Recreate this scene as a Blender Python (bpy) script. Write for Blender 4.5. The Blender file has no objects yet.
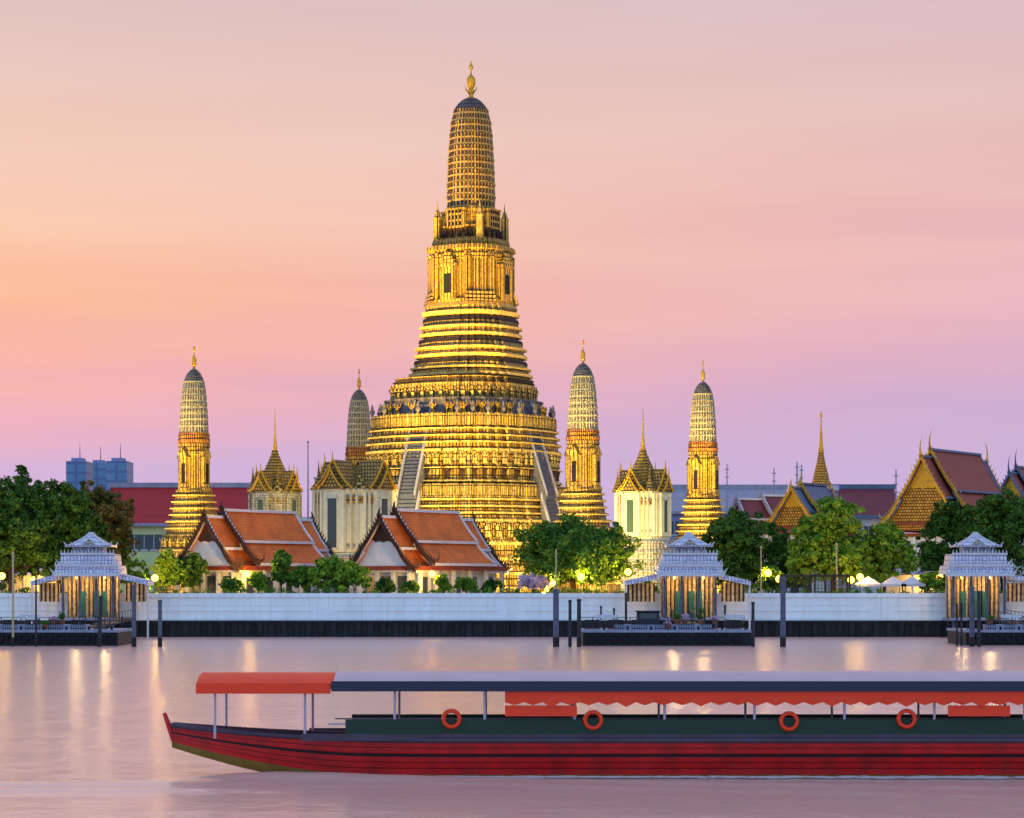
import bpy, math, random
import numpy as np
from mathutils import Vector, Matrix

# ---------------------------------------------------------------- camera
F = 2535.0; HC = 6.5; HY = 582.0          # focal length in pixels, camera height, horizon row
sc = bpy.context.scene
cam_d = bpy.data.cameras.new('camera'); cam = bpy.data.objects.new('camera', cam_d)
sc.collection.objects.link(cam); sc.camera = cam
cam.location = (0, 0, HC); cam.rotation_euler = (math.radians(90), 0, 0)
cam_d.sensor_width = 36; cam_d.sensor_fit = 'HORIZONTAL'
cam_d.lens = F * 36 / 1024; cam_d.shift_y = (HY - 409) / 1024
cam_d.clip_start = 1; cam_d.clip_end = 20000
sc.render.resolution_x = 1024; sc.render.resolution_y = 818
sc.view_settings.view_transform = 'Standard'; sc.view_settings.look = 'None'
sc.view_settings.gamma = 1; sc.view_settings.exposure = 0.0
sc.view_settings.use_curve_mapping = False

def lin(c):
    return tuple((v/255/12.92 if v/255 <= .04045 else ((v/255+.055)/1.055)**2.4) for v in c) + (1,)
def X_(px, Y): return (px-512)*Y/F
def Z_(py, Y): return HC + (HY-py)*Y/F
def S_(Y): return F/Y

# ---------------------------------------------------------------- world: dusk sky by direction
w = bpy.data.worlds.new('World'); sc.world = w; w.use_nodes = True
nt = w.node_tree; nt.nodes.clear(); L = nt.links.new
def N(t, **k):
    n = nt.nodes.new(t)
    for a, b in k.items(): setattr(n, a, b)
    return n
def M_(op, a, b=None, c=None, clamp=False):
    n = N('ShaderNodeMath', operation=op); n.use_clamp = clamp
    for i, v in enumerate((a, b, c)):
        if v is None: continue
        if isinstance(v, (int, float)): n.inputs[i].default_value = v
        else: L(v, n.inputs[i])
    return n.outputs[0]
tc = N('ShaderNodeTexCoord'); sx = N('ShaderNodeSeparateXYZ'); L(tc.outputs['Generated'], sx.inputs[0])
mp = N('ShaderNodeMapping'); mp.inputs['Scale'].default_value = (2.2, 2.2, 26); mp.inputs['Rotation'].default_value = (0, 0.05, 0)
L(tc.outputs['Generated'], mp.inputs[0])
nz = N('ShaderNodeTexNoise'); nz.inputs['Scale'].default_value = 1.6; nz.inputs['Detail'].default_value = 5; nz.inputs['Roughness'].default_value = .5
L(mp.outputs[0], nz.inputs['Vector'])
dn = M_('SUBTRACT', nz.outputs[0], .5)
el = M_('ADD', sx.outputs[2], M_('MULTIPLY', dn, .05))
def ramp(stops, fac):
    r = N('ShaderNodeValToRGB'); e = r.color_ramp.elements
    while len(e) < len(stops): e.new(.5)
    for i, (p, c) in enumerate(stops): e[i].position = p; e[i].color = lin(c)
    r.color_ramp.interpolation = 'B_SPLINE' if False else 'LINEAR'
    L(fac, r.inputs[0]); return r.outputs[0]
# positions are sine of elevation; rows of the picture: 480->.040, 400->.072, 300->.11, 200->.149, 0->.224
left = ramp([(0, (200,178,222)), (.044, (210,180,220)), (.064, (234,176,196)), (.084, (251,182,172)), (.108, (255,190,156)),
             (.138, (252,200,172)), (.172, (244,204,186)), (.225, (226,196,194)), (.45, (236,196,196)), (1, (150,165,205))], el)
right = ramp([(0, (194,174,222)), (.044, (204,180,220)), (.064, (211,179,214)), (.084, (224,179,203)), (.108, (235,184,196)),
             (.138, (238,188,188)), (.172, (236,196,192)), (.225, (222,192,196)), (.45, (230,192,198)), (1, (150,165,205))], el)
fx = M_('MULTIPLY_ADD', sx.outputs[0], 2.6, .48, clamp=True)
mx = N('ShaderNodeMix', data_type='RGBA'); L(fx, mx.inputs[0]); L(left, mx.inputs[6]); L(right, mx.inputs[7])
# behind the camera (east) the dusk sky is blue
east = ramp([(0, (150,165,215)), (.3, (140,165,215)), (1, (115,145,205))], sx.outputs[2])
fy = M_('MULTIPLY_ADD', sx.outputs[1], -1.1, .55, clamp=True)
mx2 = N('ShaderNodeMix', data_type='RGBA'); L(fy, mx2.inputs[0]); L(mx.outputs[2], mx2.inputs[6]); L(east, mx2.inputs[7])
cl = N('ShaderNodeMix', data_type='RGBA', blend_type='MULTIPLY'); cl.inputs[0].default_value = 1
cr = ramp([(.3, (247,245,248)), (.7, (255,255,255))], nz.outputs[0])
est = N('ShaderNodeMix', data_type='RGBA', blend_type='MULTIPLY'); est.inputs[7].default_value = (2.1, 2.4, 2.05, 1)
L(fy, est.inputs[0]); L(mx2.outputs[2], est.inputs[6]); L(est.outputs[2], cl.inputs[6]); L(cr, cl.inputs[7])
bg = N('ShaderNodeBackground'); L(cl.outputs[2], bg.inputs[0]); bg.inputs[1].default_value = 1.0
sky = N('ShaderNodeTexSky', sky_type='NISHITA'); sky.sun_disc = False
sky.sun_elevation = math.radians(3); sky.sun_rotation = math.radians(-35)
bg2 = N('ShaderNodeBackground'); L(sky.outputs[0], bg2.inputs[0]); bg2.inputs[1].default_value = .004
ad = N('ShaderNodeAddShader'); L(bg.outputs[0], ad.inputs[0]); L(bg2.outputs[0], ad.inputs[1])
wo = N('ShaderNodeOutputWorld'); L(ad.outputs[0], wo.inputs[0])

sun_d = bpy.data.lights.new('sun', 'SUN'); sun_d.energy = .35; sun_d.angle = math.radians(8); sun_d.color = (1, .62, .45)
sun = bpy.data.objects.new('sun', sun_d); sc.collection.objects.link(sun)
sun.rotation_euler = Vector((math.sin(math.radians(-35))*-1, -math.cos(math.radians(35)), -.09)).to_track_quat('-Z', 'Y').to_euler()

# ---------------------------------------------------------------- materials
def mat(name, col, rough=.7, metal=0., var=.0, vscale=1.0, bump=0., bscale=6., emit=None, estr=0, spec=.3, kind=None, **k):
    m = bpy.data.materials.new(name); m.use_nodes = True; t = m.node_tree; b = t.nodes['Principled BSDF']
    c = lin(col); b.inputs['Base Color'].default_value = c
    b.inputs['Roughness'].default_value = rough; b.inputs['Metallic'].default_value = metal
    b.inputs['Specular IOR Level'].default_value = spec
    co = t.nodes.new('ShaderNodeTexCoord')
    out = None
    if var:
        n = t.nodes.new('ShaderNodeTexNoise'); n.inputs['Scale'].default_value = vscale; n.inputs['Detail'].default_value = 6
        n.inputs['Roughness'].default_value = .65
        t.links.new(co.outputs['Object'], n.inputs['Vector'])
        r = t.nodes.new('ShaderNodeValToRGB'); e = r.color_ramp.elements
        e[0].position = .32; e[1].position = .68
        e[0].color = tuple(v*(1-var) for v in c[:3])+(1,); e[1].color = tuple(min(1, v*(1+var)) for v in c[:3])+(1,)
        t.links.new(n.outputs[0], r.inputs[0]); out = r.outputs[0]
    if kind == 'tile':   # roof tiles: rows run along the uv, thin dark laps
        uv = t.nodes.new('ShaderNodeUVMap')
        br = t.nodes.new('ShaderNodeTexBrick'); br.inputs['Scale'].default_value = 1
        br.inputs['Brick Width'].default_value = .34; br.inputs['Row Height'].default_value = .42
        br.inputs['Mortar Size'].default_value = .05; br.inputs['Bias'].default_value = -.2
        br.inputs['Color1'].default_value = c; br.inputs['Color2'].default_value = tuple(v*.62 for v in c[:3])+(1,)
        br.inputs['Mortar'].default_value = tuple(v*.35 for v in c[:3])+(1,)
        t.links.new(uv.outputs[0], br.inputs['Vector'])
        if out:
            mm = t.nodes.new('ShaderNodeMix'); mm.data_type = 'RGBA'; mm.inputs[0].default_value = .5
            t.links.new(br.outputs[0], mm.inputs[6]); t.links.new(out, mm.inputs[7]); out = mm.outputs[2]
        else: out = br.outputs[0]
    if kind == 'porcelain':   # rows of glazed tile panels: uv in metres
        uv = t.nodes.new('ShaderNodeUVMap')
        dark = k.get('dark', (70,50,20)); c2 = k.get('c2', (190,150,70)); bw, bh, ms = k.get('grid', (.8, .9, .13))
        br = t.nodes.new('ShaderNodeTexBrick'); br.inputs['Scale'].default_value = 1; br.offset = k.get('off', 0)
        br.inputs['Brick Width'].default_value = bw; br.inputs['Row Height'].default_value = bh
        br.inputs['Mortar Size'].default_value = ms; br.inputs['Mortar Smooth'].default_value = .3
        br.inputs['Color1'].default_value = c; br.inputs['Color2'].default_value = lin(c2); br.inputs['Mortar'].default_value = lin(dark)
        if k.get('inv'): br.inputs['Mortar'].default_value = c; br.inputs['Color1'].default_value = lin(dark); br.inputs['Color2'].default_value = lin(c2)
        t.links.new(uv.outputs[0], br.inputs['Vector'])
        n = t.nodes.new('ShaderNodeTexNoise'); n.inputs['Scale'].default_value = 2.6; n.inputs['Detail'].default_value = 4; n.inputs['Roughness'].default_value = .8
        t.links.new(co.outputs['Object'], n.inputs['Vector'])
        r = t.nodes.new('ShaderNodeValToRGB'); e = r.color_ramp.elements; e[0].position = .36; e[1].position = .56
        e[0].color = k.get('dirt', (.30, .22, .16, 1)); e[1].color = (1, 1, 1, 1)
        t.links.new(n.outputs[0], r.inputs[0])
        mm = t.nodes.new('ShaderNodeMix'); mm.data_type = 'RGBA'; mm.blend_type = 'MULTIPLY'; mm.inputs[0].default_value = .85
        t.links.new(br.outputs[0], mm.inputs[6]); t.links.new(r.outputs[0], mm.inputs[7]); out = mm.outputs[2]
        bp = t.nodes.new('ShaderNodeBump'); bp.inputs['Strength'].default_value = .6; bp.inputs['Distance'].default_value = .15
        t.links.new(n.outputs[0], bp.inputs['Height']); t.links.new(bp.outputs[0], b.inputs['Normal'])
    if out: t.links.new(out, b.inputs['Base Color'])
    if kind == 'streak':
        mpn = t.nodes.new('ShaderNodeMapping'); mpn.inputs['Scale'].default_value = (1.4, 1.4, .12); t.links.new(co.outputs['Object'], mpn.inputs[0])
        n = t.nodes.new('ShaderNodeTexNoise'); n.inputs['Scale'].default_value = 1.6; n.inputs['Detail'].default_value = 8; n.inputs['Roughness'].default_value = .7
        t.links.new(mpn.outputs[0], n.inputs['Vector'])
        r = t.nodes.new('ShaderNodeValToRGB'); e = r.color_ramp.elements; e[0].position = .34; e[1].position = .52
        e[0].color = k.get('stain', (.62, .60, .54, 1)); e[1].color = (1, 1, 1, 1); t.links.new(n.outputs[0], r.inputs[0])
        mm = t.nodes.new('ShaderNodeMix'); mm.data_type = 'RGBA'; mm.blend_type = 'MULTIPLY'; mm.inputs[0].default_value = k.get('amt', .8)
        t.links.new(out, mm.inputs[6]); t.links.new(r.outputs[0], mm.inputs[7]); out = mm.outputs[2]; t.links.new(out, b.inputs['Base Color'])
    if bump:
        n = t.nodes.new('ShaderNodeTexNoise'); n.inputs['Scale'].default_value = bscale; n.inputs['Detail'].default_value = 4
        t.links.new(co.outputs['Object'], n.inputs['Vector'])
        bp = t.nodes.new('ShaderNodeBump'); bp.inputs['Strength'].default_value = bump; bp.inputs['Distance'].default_value = .2
        t.links.new(n.outputs[0], bp.inputs['Height']); t.links.new(bp.outputs[0], b.inputs['Normal'])
    if emit:
        b.inputs['Emission Color'].default_value = lin(emit); b.inputs['Emission Strength'].default_value = estr
    return m
def leafmat(name, col, col2):
    m = bpy.data.materials.new(name); m.use_nodes = True; t = m.node_tree; b = t.nodes['Principled BSDF']
    co = t.nodes.new('ShaderNodeTexCoord')
    n = t.nodes.new('ShaderNodeTexNoise'); n.inputs['Scale'].default_value = .55; n.inputs['Detail'].default_value = 6; n.inputs['Roughness'].default_value = .75
    t.links.new(co.outputs['Object'], n.inputs['Vector'])
    r = t.nodes.new('ShaderNodeValToRGB'); e = r.color_ramp.elements; e[0].position = .35; e[1].position = .66
    e[0].color = lin(col); e[1].color = lin(col2)
    t.links.new(n.outputs[0], r.inputs[0]); t.links.new(r.outputs[0], b.inputs['Base Color'])
    b.inputs['Roughness'].default_value = .6; b.inputs['Specular IOR Level'].default_value = .15
    return m
MT = dict(
    prang=mat('glazed porcelain panels', (220,186,100), .55, kind='porcelain', grid=(.7,1.1,.12), dark=(48,32,14), c2=(170,122,44)),
    ledge=mat('smooth gilt ledge tile', (214,170,80), .5, kind='porcelain', grid=(1.6,5,.03), dark=(130,96,50), c2=(214,182,110), dirt=(.5,.4,.3,1)),
    prang_row=mat('porcelain rows', (216,180,96), .5, kind='porcelain', grid=(.55,1.5,.08), dark=(50,34,16), c2=(176,132,58)),
    spire=mat('porcelain spire grid', (204,162,84), .5, kind='porcelain', grid=(.8,1.0,.16), dark=(84,62,42), c2=(60,50,48), inv=True),
    spire_s=mat('porcelain small spire grid', (196,180,140), .5, kind='porcelain', grid=(.62,1.0,.15), dark=(130,112,92), c2=(104,90,80), inv=True),
    dome=mat('slate blue dome', (104,92,88), .5, kind='porcelain', grid=(.6,.7,.08), dark=(50,50,66), c2=(120,106,98)),
    shrine=mat('fluted gilt plaster', (208,164,70), .5, kind='porcelain', grid=(.62,7,.10), dark=(74,50,18), c2=(190,144,62)),
    dome_small=mat('grey gold small dome', (150,132,108), .5, kind='porcelain', grid=(.4,.5,.08), dark=(92,84,84), c2=(120,108,98)),
    slate=mat('slate grey plaster', (96,88,94), .7, var=.35, vscale=1.5, bump=.3),
    stairs=mat('grey stair stone', (70,70,88), .7, var=.2, vscale=2),
    white=mat('white plaster', (206,206,204), .7, var=.10, vscale=1.2, bump=.1),
    cream=mat('cream plaster', (218,206,170), .75, var=.14, vscale=1.1, bump=.2, bscale=3),
    creamcol=mat('carved pale plaster', (214,204,184), .7, kind='porcelain', grid=(.34,.42,.05), dark=(134,126,110), c2=(178,168,146)),
    redband=mat('orange brown band', (176,108,52), .6, kind='porcelain', grid=(.4,.6,.08), dark=(90,40,20), c2=(200,140,60)),
    gold=mat('gilt', (214,158,50), .38, .75, var=.25, vscale=3, bump=.5, bscale=5),
    goldpl=mat('gilt carving', (216,160,50), .5, .15, kind='porcelain', grid=(.45,.45,.09), dark=(120,70,20), c2=(230,180,70), off=.5),
    olive=mat('olive gilt roof', (206,166,78), .5, .2, kind='porcelain', grid=(.5,.5,.1), dark=(76,62,36), c2=(190,150,64), off=.5),
    dark=mat('dark opening', (26,22,24), .8),
    shadeband=mat('near black painted ledge shade', (34,26,24), .6, var=.4, vscale=2),  # shade put into colour, for the rings at the waist ledges
    brown=mat('dark carved wood', (58,34,26), .7, var=.3, vscale=3),
    orange=mat('orange roof tile', (226,108,38), .6, kind='tile', var=.5, vscale=.5),
    redtile=mat('brick red roof tile', (150,72,62), .6, kind='tile', var=.25, vscale=.6),
    maroon=mat('dull maroon roof', (128,58,64), .6, kind='tile', var=.2, vscale=.6),
    crimson=mat('crimson metal roof', (172,36,40), .55, var=.12, vscale=.4, kind='streak'),
    bluegrey=mat('blue grey ridge tile', (96,108,132), .6, var=.2, vscale=1),
    greymetal=mat('pale grey metal roof', (152,146,162), .5, var=.12, vscale=.7, kind='streak'),
    trim=mat('white roof trim', (204,198,202), .6, var=.12, vscale=2),
    redtrim=mat('red brown eave', (132,58,34), .6, var=.2, vscale=2),
    glass=mat('dark window', (58,66,66), .25, spec=.5),
    greenshut=mat('green shutter', (64,84,70), .5),
    wall=mat('flood wall paint', (230,232,230), .55, var=.07, vscale=.25, kind='streak', amt=.3),
    piling=mat('steel sheet piling', (34,33,36), .7, var=.5, vscale=.7, kind='streak', stain=(.4,.45,.3,1)),
    steel=mat('weathered dark steel', (44,44,52), .6, var=.3, vscale=2),
    post=mat('weathered timber post', (84,88,104), .8, var=.3, vscale=1.5),
    wet=mat('wet tarred timber', (22,22,28), .5),
    deck=mat('pier deck planks', (136,140,158), .7, var=.25, vscale=1.3),
    rubber=mat('black rubber', (18,18,20), .7),
    lav=mat('pale lavender metal roof', (238,235,240), .5, kind='porcelain', grid=(.4,.6,.06), dark=(150,146,176), c2=(208,206,224), dirt=(.6,.58,.62,1)),
    curtain=mat('pale gold screen', (236,214,166), .8, kind='porcelain', grid=(.5,9,.13), dark=(70,50,36), c2=(190,160,110)),
    teal=mat('teal door leaf', (30,86,80), .6),
    bark=mat('bark', (70,56,44), .9, var=.3, vscale=3),
    leaf_d=leafmat('deep green leaves', (28,62,24), (92,128,40)),
    leaf_b=leafmat('brownish green leaves', (56,66,26), (138,112,48)),
    leaf_l=leafmat('fresh green leaves', (50,100,28), (150,178,50)),
    leaf_m=leafmat('mid green leaves', (30,80,30), (112,148,46)),
    flower=leafmat('pink white blossoms', (176,140,170), (226,206,220)),
    bwhite=mat('pale facade', (190,190,180), .8, var=.1, vscale=.3, kind='streak'),
    ywall=mat('pale yellow wall', (206,204,140), .8, var=.08, vscale=.3),
    bluetower=mat('blue glass facade', (100,130,164), .4, kind='porcelain', grid=(9,7,1.2), dark=(92,112,146), c2=(112,140,172), dirt=(.9,.9,.9,1)),
    skyb=mat('lavender concrete', (140,138,176), .8, var=.1, vscale=.2),
    ground=mat('temple paving', (150,140,130), .8, var=.2, vscale=.2),
    fence=mat('brown fence mesh', (84,66,48), .8),
    lamp=mat('lit lamp glass', (255,214,120), .4, emit=(255,172,70), estr=7),
    pole=mat('pale pole', (176,160,120), .6),
    boat_red=mat('red boat paint', (190,12,14), .38, var=.35, vscale=1.1, spec=.5, bump=.15, bscale=2),
    boat_seam=mat('dark red seam', (90,8,12), .5),
    boat_black=mat('black boat paint', (16,14,18), .35),
    boat_navy=mat('navy blue boat paint', (10,14,48), .35, spec=.5),
    boat_white=mat('white boat roof', (176,164,176), .35, var=.08, vscale=.6, spec=.5),
    boat_orange=mat('orange red valance', (240,64,28), .5, var=.08, vscale=1),
    boat_yellow=mat('ochre hull bottom', (120,92,34), .5, var=.3, vscale=1),
    boat_grey=mat('purple grey gunwale', (74,60,74), .5, var=.2, vscale=1),
    seat=mat('dark green seat', (36,56,40), .6),
    foam=mat('river foam', (190,168,166), .6),
    pot=mat('terracotta pot', (140,84,60), .7),
)
# water
def water_mat():
    m = bpy.data.materials.new('river water'); m.use_nodes = True; t = m.node_tree; b = t.nodes['Principled BSDF']
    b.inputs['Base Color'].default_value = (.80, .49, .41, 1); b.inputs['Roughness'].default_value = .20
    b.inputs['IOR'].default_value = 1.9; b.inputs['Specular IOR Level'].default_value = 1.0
    co = t.nodes.new('ShaderNodeTexCoord')
    hs = []
    for sc_, (ax, ay), det, amp in ((.35, (1, .45), 3, .6), (1.6, (.8, .5), 4, .22)):
        mpn = t.nodes.new('ShaderNodeMapping'); mpn.inputs['Scale'].default_value = (ax, ay, 1)
        t.links.new(co.outputs['Object'], mpn.inputs[0])
        n = t.nodes.new('ShaderNodeTexNoise'); n.inputs['Scale'].default_value = sc_; n.inputs['Detail'].default_value = det
        t.links.new(mpn.outputs[0], n.inputs['Vector'])
        mu = t.nodes.new('ShaderNodeMath'); mu.operation = 'MULTIPLY'; mu.inputs[1].default_value = amp
        t.links.new(n.outputs[0], mu.inputs[0]); hs.append(mu.outputs[0])
    a = t.nodes.new('ShaderNodeMath'); t.links.new(hs[0], a.inputs[0]); t.links.new(hs[1], a.inputs[1])
    bp = t.nodes.new('ShaderNodeBump'); bp.inputs['Strength'].default_value = .24; bp.inputs['Distance'].default_value = 1
    t.links.new(a.outputs[0], bp.inputs['Height']); t.links.new(bp.outputs[0], b.inputs['Normal'])
    return m
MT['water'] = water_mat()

# ---------------------------------------------------------------- mesh helpers
C = sc.collection
class MB:
    def __init__(s): s.v = []; s.f = []; s.uv = []; s.m = []; s.sm = []
    def add(s, verts, faces, uvs=None, mi=0, smooth=False):
        o = len(s.v); s.v += [tuple(p) for p in verts]
        for k, f in enumerate(faces):
            s.f.append([i+o for i in f]); s.m.append(mi); s.sm.append(smooth)
            if uvs: s.uv.append(uvs[k])
            else:
                pts = [Vector(verts[i]) for i in f]
                nrm = (pts[1]-pts[0]).cross(pts[2]-pts[0]) if len(pts) > 2 else Vector((0, 0, 1))
                ax = max(range(3), key=lambda a: abs(nrm[a]))
                ii = [(1, 2), (0, 2), (0, 1)][ax]
                s.uv.append([(p[ii[0]], p[ii[1]]) for p in pts])
        return s
    def box(s, x0, x1, y0, y1, z0, z1, mi=0, M=None):
        v = [(x, y, z) for z in (z0, z1) for y in (y0, y1) for x in (x0, x1)]
        f = [(0, 2, 3, 1), (4, 5, 7, 6), (0, 1, 5, 4), (2, 6, 7, 3), (0, 4, 6, 2), (1, 3, 7, 5)]
        uv = [[((v[i][0] if a != 0 else v[i][1]), (v[i][2] if a != 2 else v[i][1])) for i in ff] for ff, a in zip(f, (2, 2, 1, 1, 0, 0))]
        if M is not None: v = [tuple(M @ Vector(p)) for p in v]
        return s.add(v, f, uv, mi)
    def cbox(s, cx, cy, z0, wx, wy, h, mi=0, M=None): return s.box(cx-wx/2, cx+wx/2, cy-wy/2, cy+wy/2, z0, z0+h, mi, M)
    def tube(s, p0, p1, r0, r1=None, n=8, mi=0, smooth=True, caps=True):
        r1 = r0 if r1 is None else r1; p0 = Vector(p0); p1 = Vector(p1); d = (p1-p0)
        if d.length < 1e-6: return s
        q = d.normalized().to_track_quat('Z', 'Y'); v = []
        for p, r in ((p0, r0), (p1, r1)):
            for i in range(n):
                a = 2*math.pi*i/n; v.append(tuple(p + q @ Vector((r*math.cos(a), r*math.sin(a), 0))))
        f = [(i, (i+1) % n, n+(i+1) % n, n+i) for i in range(n)]
        s.add(v, f, None, mi, smooth)
        if caps: s.add(v, [tuple(range(n-1, -1, -1)), tuple(range(n, 2*n))], None, mi)
        return s
    def loft(s, rings, mi=0, smooth=False, closed=True, cap0=True, cap1=True, vs=None, alt=None):
        n = len(rings[0]); v = [p for r in rings for p in r]; f = []; uv = []
        mid = max(rings, key=lambda r: sum(abs(p[0])+abs(p[1]) for p in r))
        per = [0]
        for i in range(n): per.append(per[-1] + (Vector(mid[(i+1) % n])-Vector(mid[i])).length)
        if vs is None:
            vs = [0]
            for a, b in zip(rings[:-1], rings[1:]): vs.append(vs[-1] + abs(b[0][2]-a[0][2]) + .02)
        for k in range(len(rings)-1):
            for i in range(n if closed else n-1):
                j = (i+1) % n
                f.append((k*n+i, k*n+j, (k+1)*n+j, (k+1)*n+i))
                uv.append([(per[i], vs[k]), (per[i+1], vs[k]), (per[i+1], vs[k+1]), (per[i], vs[k+1])])
        if alt is None: s.add(v, f, uv, mi, smooth)
        else:
            m_ = n if closed else n-1
            for k in range(len(rings)-1):
                a0, a1 = rings[k][0], rings[k+1][0]; dz = abs(a1[2]-a0[2]); r0 = max(abs(a0[0]), abs(a0[1]))
                prev = max(abs(rings[k-1][0][0]), abs(rings[k-1][0][1])) if k else 0
                led = dz < .9 and (prev < r0-.15)
                o = len(s.v); s.v += [tuple(p) for p in rings[k]+rings[k+1]]
                for i in range(m_):
                    j = (i+1) % n; s.f.append([o+i, o+j, o+n+j, o+n+i]); s.uv.append(uv[k*m_+i]); s.m.append(alt if led else mi); s.sm.append(smooth)
        if cap0: s.add(rings[0], [tuple(range(n-1, -1, -1))], None, mi)
        if cap1: s.add(rings[-1], [tuple(range(n))], None, mi)
        return s
    def lathe(s, prof, n=12, c=(0, 0), mi=0, smooth=True):
        rings = [[(c[0]+r*math.cos(2*math.pi*i/n), c[1]+r*math.sin(2*math.pi*i/n), z) for i in range(n)] for r, z in prof]
        return s.loft(rings, mi, smooth)
    def ball(s, c, r, n=10, mi=0, sz=1):
        return s.lathe([(max(.01, r*math.sin(math.pi*k/6)), c[2]-r*sz*math.cos(math.pi*k/6)) for k in range(7)], n, c[:2], mi)
    def build(s, name, mats, parent=None, loc=None, rz=None):
        me = bpy.data.meshes.new(name); me.from_pydata(s.v, [], s.f)
        mats = mats if isinstance(mats, (list, tuple)) else [mats]
        for mm in mats: me.materials.append(MT[mm])
        me.polygons.foreach_set('material_index', s.m); me.polygons.foreach_set('use_smooth', s.sm)
        ul = me.uv_layers.new(name='UVMap'); ul.data.foreach_set('uv', [c for f in s.uv for p in f for c in p])
        me.update()
        o = bpy.data.objects.new(name, me); C.objects.link(o)
        if parent: o.parent = parent
        if loc: o.location = loc
        if rz is not None: o.rotation_euler = (0, 0, rz)
        return o
def tag(o, label=None, cat=None, group=None, kind=None):
    if label: o['label'] = label
    if cat: o['category'] = cat
    if group: o['group'] = group
    if kind: o['kind'] = kind
    return o
def thing(name, label, cat, loc=(0, 0, 0), rz=0, group=None):
    o = bpy.data.objects.new(name, None); C.objects.link(o); o.empty_display_size = .5
    o.location = loc; o.rotation_euler = (0, 0, rz); return tag(o, label, cat, group)
KIDS = {}
def dup(root, loc, rz=0, label=None, scale=None):
    r = root.copy(); C.objects.link(r); r.location = loc; r.rotation_euler = (0, 0, rz)
    if label: r['label'] = label
    if scale: r.scale = scale
    allo = KIDS.setdefault(root.name, [o for o in C.objects if o.parent == root])
    for ch in allo:
        c = ch.copy(); C.objects.link(c); c.parent = r
        for g in KIDS.setdefault(ch.name, [o for o in C.objects if o.parent == ch]):
            d = g.copy(); C.objects.link(d); d.parent = c
    return r

# ---------------------------------------------------------------- setting
GZ = 4.0
def sheet(name, x0, x1, y0, y1, z, m):
    return tag(MB().add([(x0, y0, z), (x1, y0, z), (x1, y1, z), (x0, y1, z)], [(0, 1, 2, 3)]).build(name, m), kind='structure')
def river():
    # one sheet, finely divided round the boat so that its bow wave and wake are real shape
    b = MB()
    xs = [-4000] + list(np.linspace(-45, 60, 190)) + [4000]
    ys = [-300] + list(np.linspace(60, 100, 110)) + [150, 220, 301.2]
    bx, by = X_(330, 86.0), 86.0
    v = []
    for y in ys:
        for x in xs:
            z = 0
            if 60 <= y <= 100 and -45 <= x <= 60:
                dx = x-bx; dy = abs(y-by)
                for k, (sp, amp, wd) in enumerate(((.16, .16, .55), (.30, .10, .8))):
                    c = 1.9 + sp*max(0, dx+3); e = math.exp(-((dy-c)/wd)**2)
                    on = 1/(1+math.exp(-(dx+3.5)*1.2)); z += amp*e*on*math.exp(-max(0, dx)/22)
                edge = min(1, (y-60)/4, (100-y)/4, (x+45)/5, (60-x)/5)
                # older wakes drifting across on the left
                z += .15*math.sin((y-70-.05*x)*1.5)*math.exp(-((y-80.5-.03*x)/2.2)**2)*(1/(1+math.exp((x+8)*.6)))
                z *= max(0, edge)
            v.append((x, y, z))
    n = len(xs)
    f = [(j*n+i, j*n+i+1, (j+1)*n+i+1, (j+1)*n+i) for j in range(len(ys)-1) for i in range(n-1)]
    b.add(v, f, [[(0, 0)]*4]*len(f), 0, True)
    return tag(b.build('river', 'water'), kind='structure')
river()
sheet('ground', -4000, 4000, 302, 9000, GZ, 'ground')
# flood wall along the river
YW = 300.0
fw = thing('flood_wall', 'long white painted flood wall above dark sheet piling along the river bank', 'river wall', (0, YW, 0))
b = MB(); x = -90
zt = Z_(593.5, YW); zb = Z_(620, YW)
b.box(-90, 90, 0, 1.6, zb, zt)
b.build('parapet', 'wall', fw)
b = MB()
b.box(-90, 90, -.18, -.003, zt-.45, zt+.04)
b.box(-90, 90, -.14, -.003, zb-.05, zb+.28)
b.build('coping', 'wall', fw)
b = MB()
for x0 in np.arange(-88, 88, 22.0):
    b.box(x0+1.2, x0+20.4, -.09, -.003, zb+1.05, zb+1.22); b.box(x0+1.2, x0+20.4, -.05, -.003, zb+1.72, zb+1.80)
    b.box(x0-.25, x0+.25, -.10, -.003, zb+.29, zt-.46)
b.build('raised_moulding', 'wall', fw)
b = MB(); pts = []
x = -90.; k = 0
while x < 90:
    y = (-.35, -.35, -.1, -.1)[k % 4]; pts.append((x, y)); x += (.55, .18)[k % 2]; k += 1
v = [(p[0], p[1], -2) for p in pts]+[(p[0], p[1], zb-.06) for p in pts]; n = len(pts)
b.add(v, [(i, i+1, n+i+1, n+i) for i in range(n-1)])
b.box(-90, 90, 0, 1.5, -2, zb-.003)
b.box(-90, 90, -.42, -.0, zb-.35, zb-.055)
b.build('sheet_piling', 'piling', fw)

# ---------------------------------------------------------------- prangs
TH = math.radians(-32)      # the temple's own axes, turned from the picture plane
OCT_WIDE = [(1, 0), (1, .34), (.95, .34), (.95, .52), (.89, .52), (.89, .66), (.83, .66), (.83, .76), (.765, .765)]
OCT_ROUND = [(1, 0), (1, .13), (.965, .13), (.965, .27), (.925, .27), (.925, .41), (.86, .41), (.86, .53), (.78, .53), (.78, .64), (.71, .64), (.71, .71)]
def ring(octant, r, z, cx=0, cy=0):
    q = octant + [(b, a) for a, b in reversed(octant[:-1])]    # from (1,0) to (0,1)
    pts = []
    for k in range(4):
        c, s = [(1, 0), (0, 1), (-1, 0), (0, -1)][k]
        pts += [(x*c - y*s, x*s + y*c) for x, y in q[:-1]]
    return [(cx+x*r, cy+y*r, z) for x, y in pts]
def extent(octant):
    return max(x*math.cos(TH)-y*math.sin(TH) for x, y, z in ring(octant, 1, 0))
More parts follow.
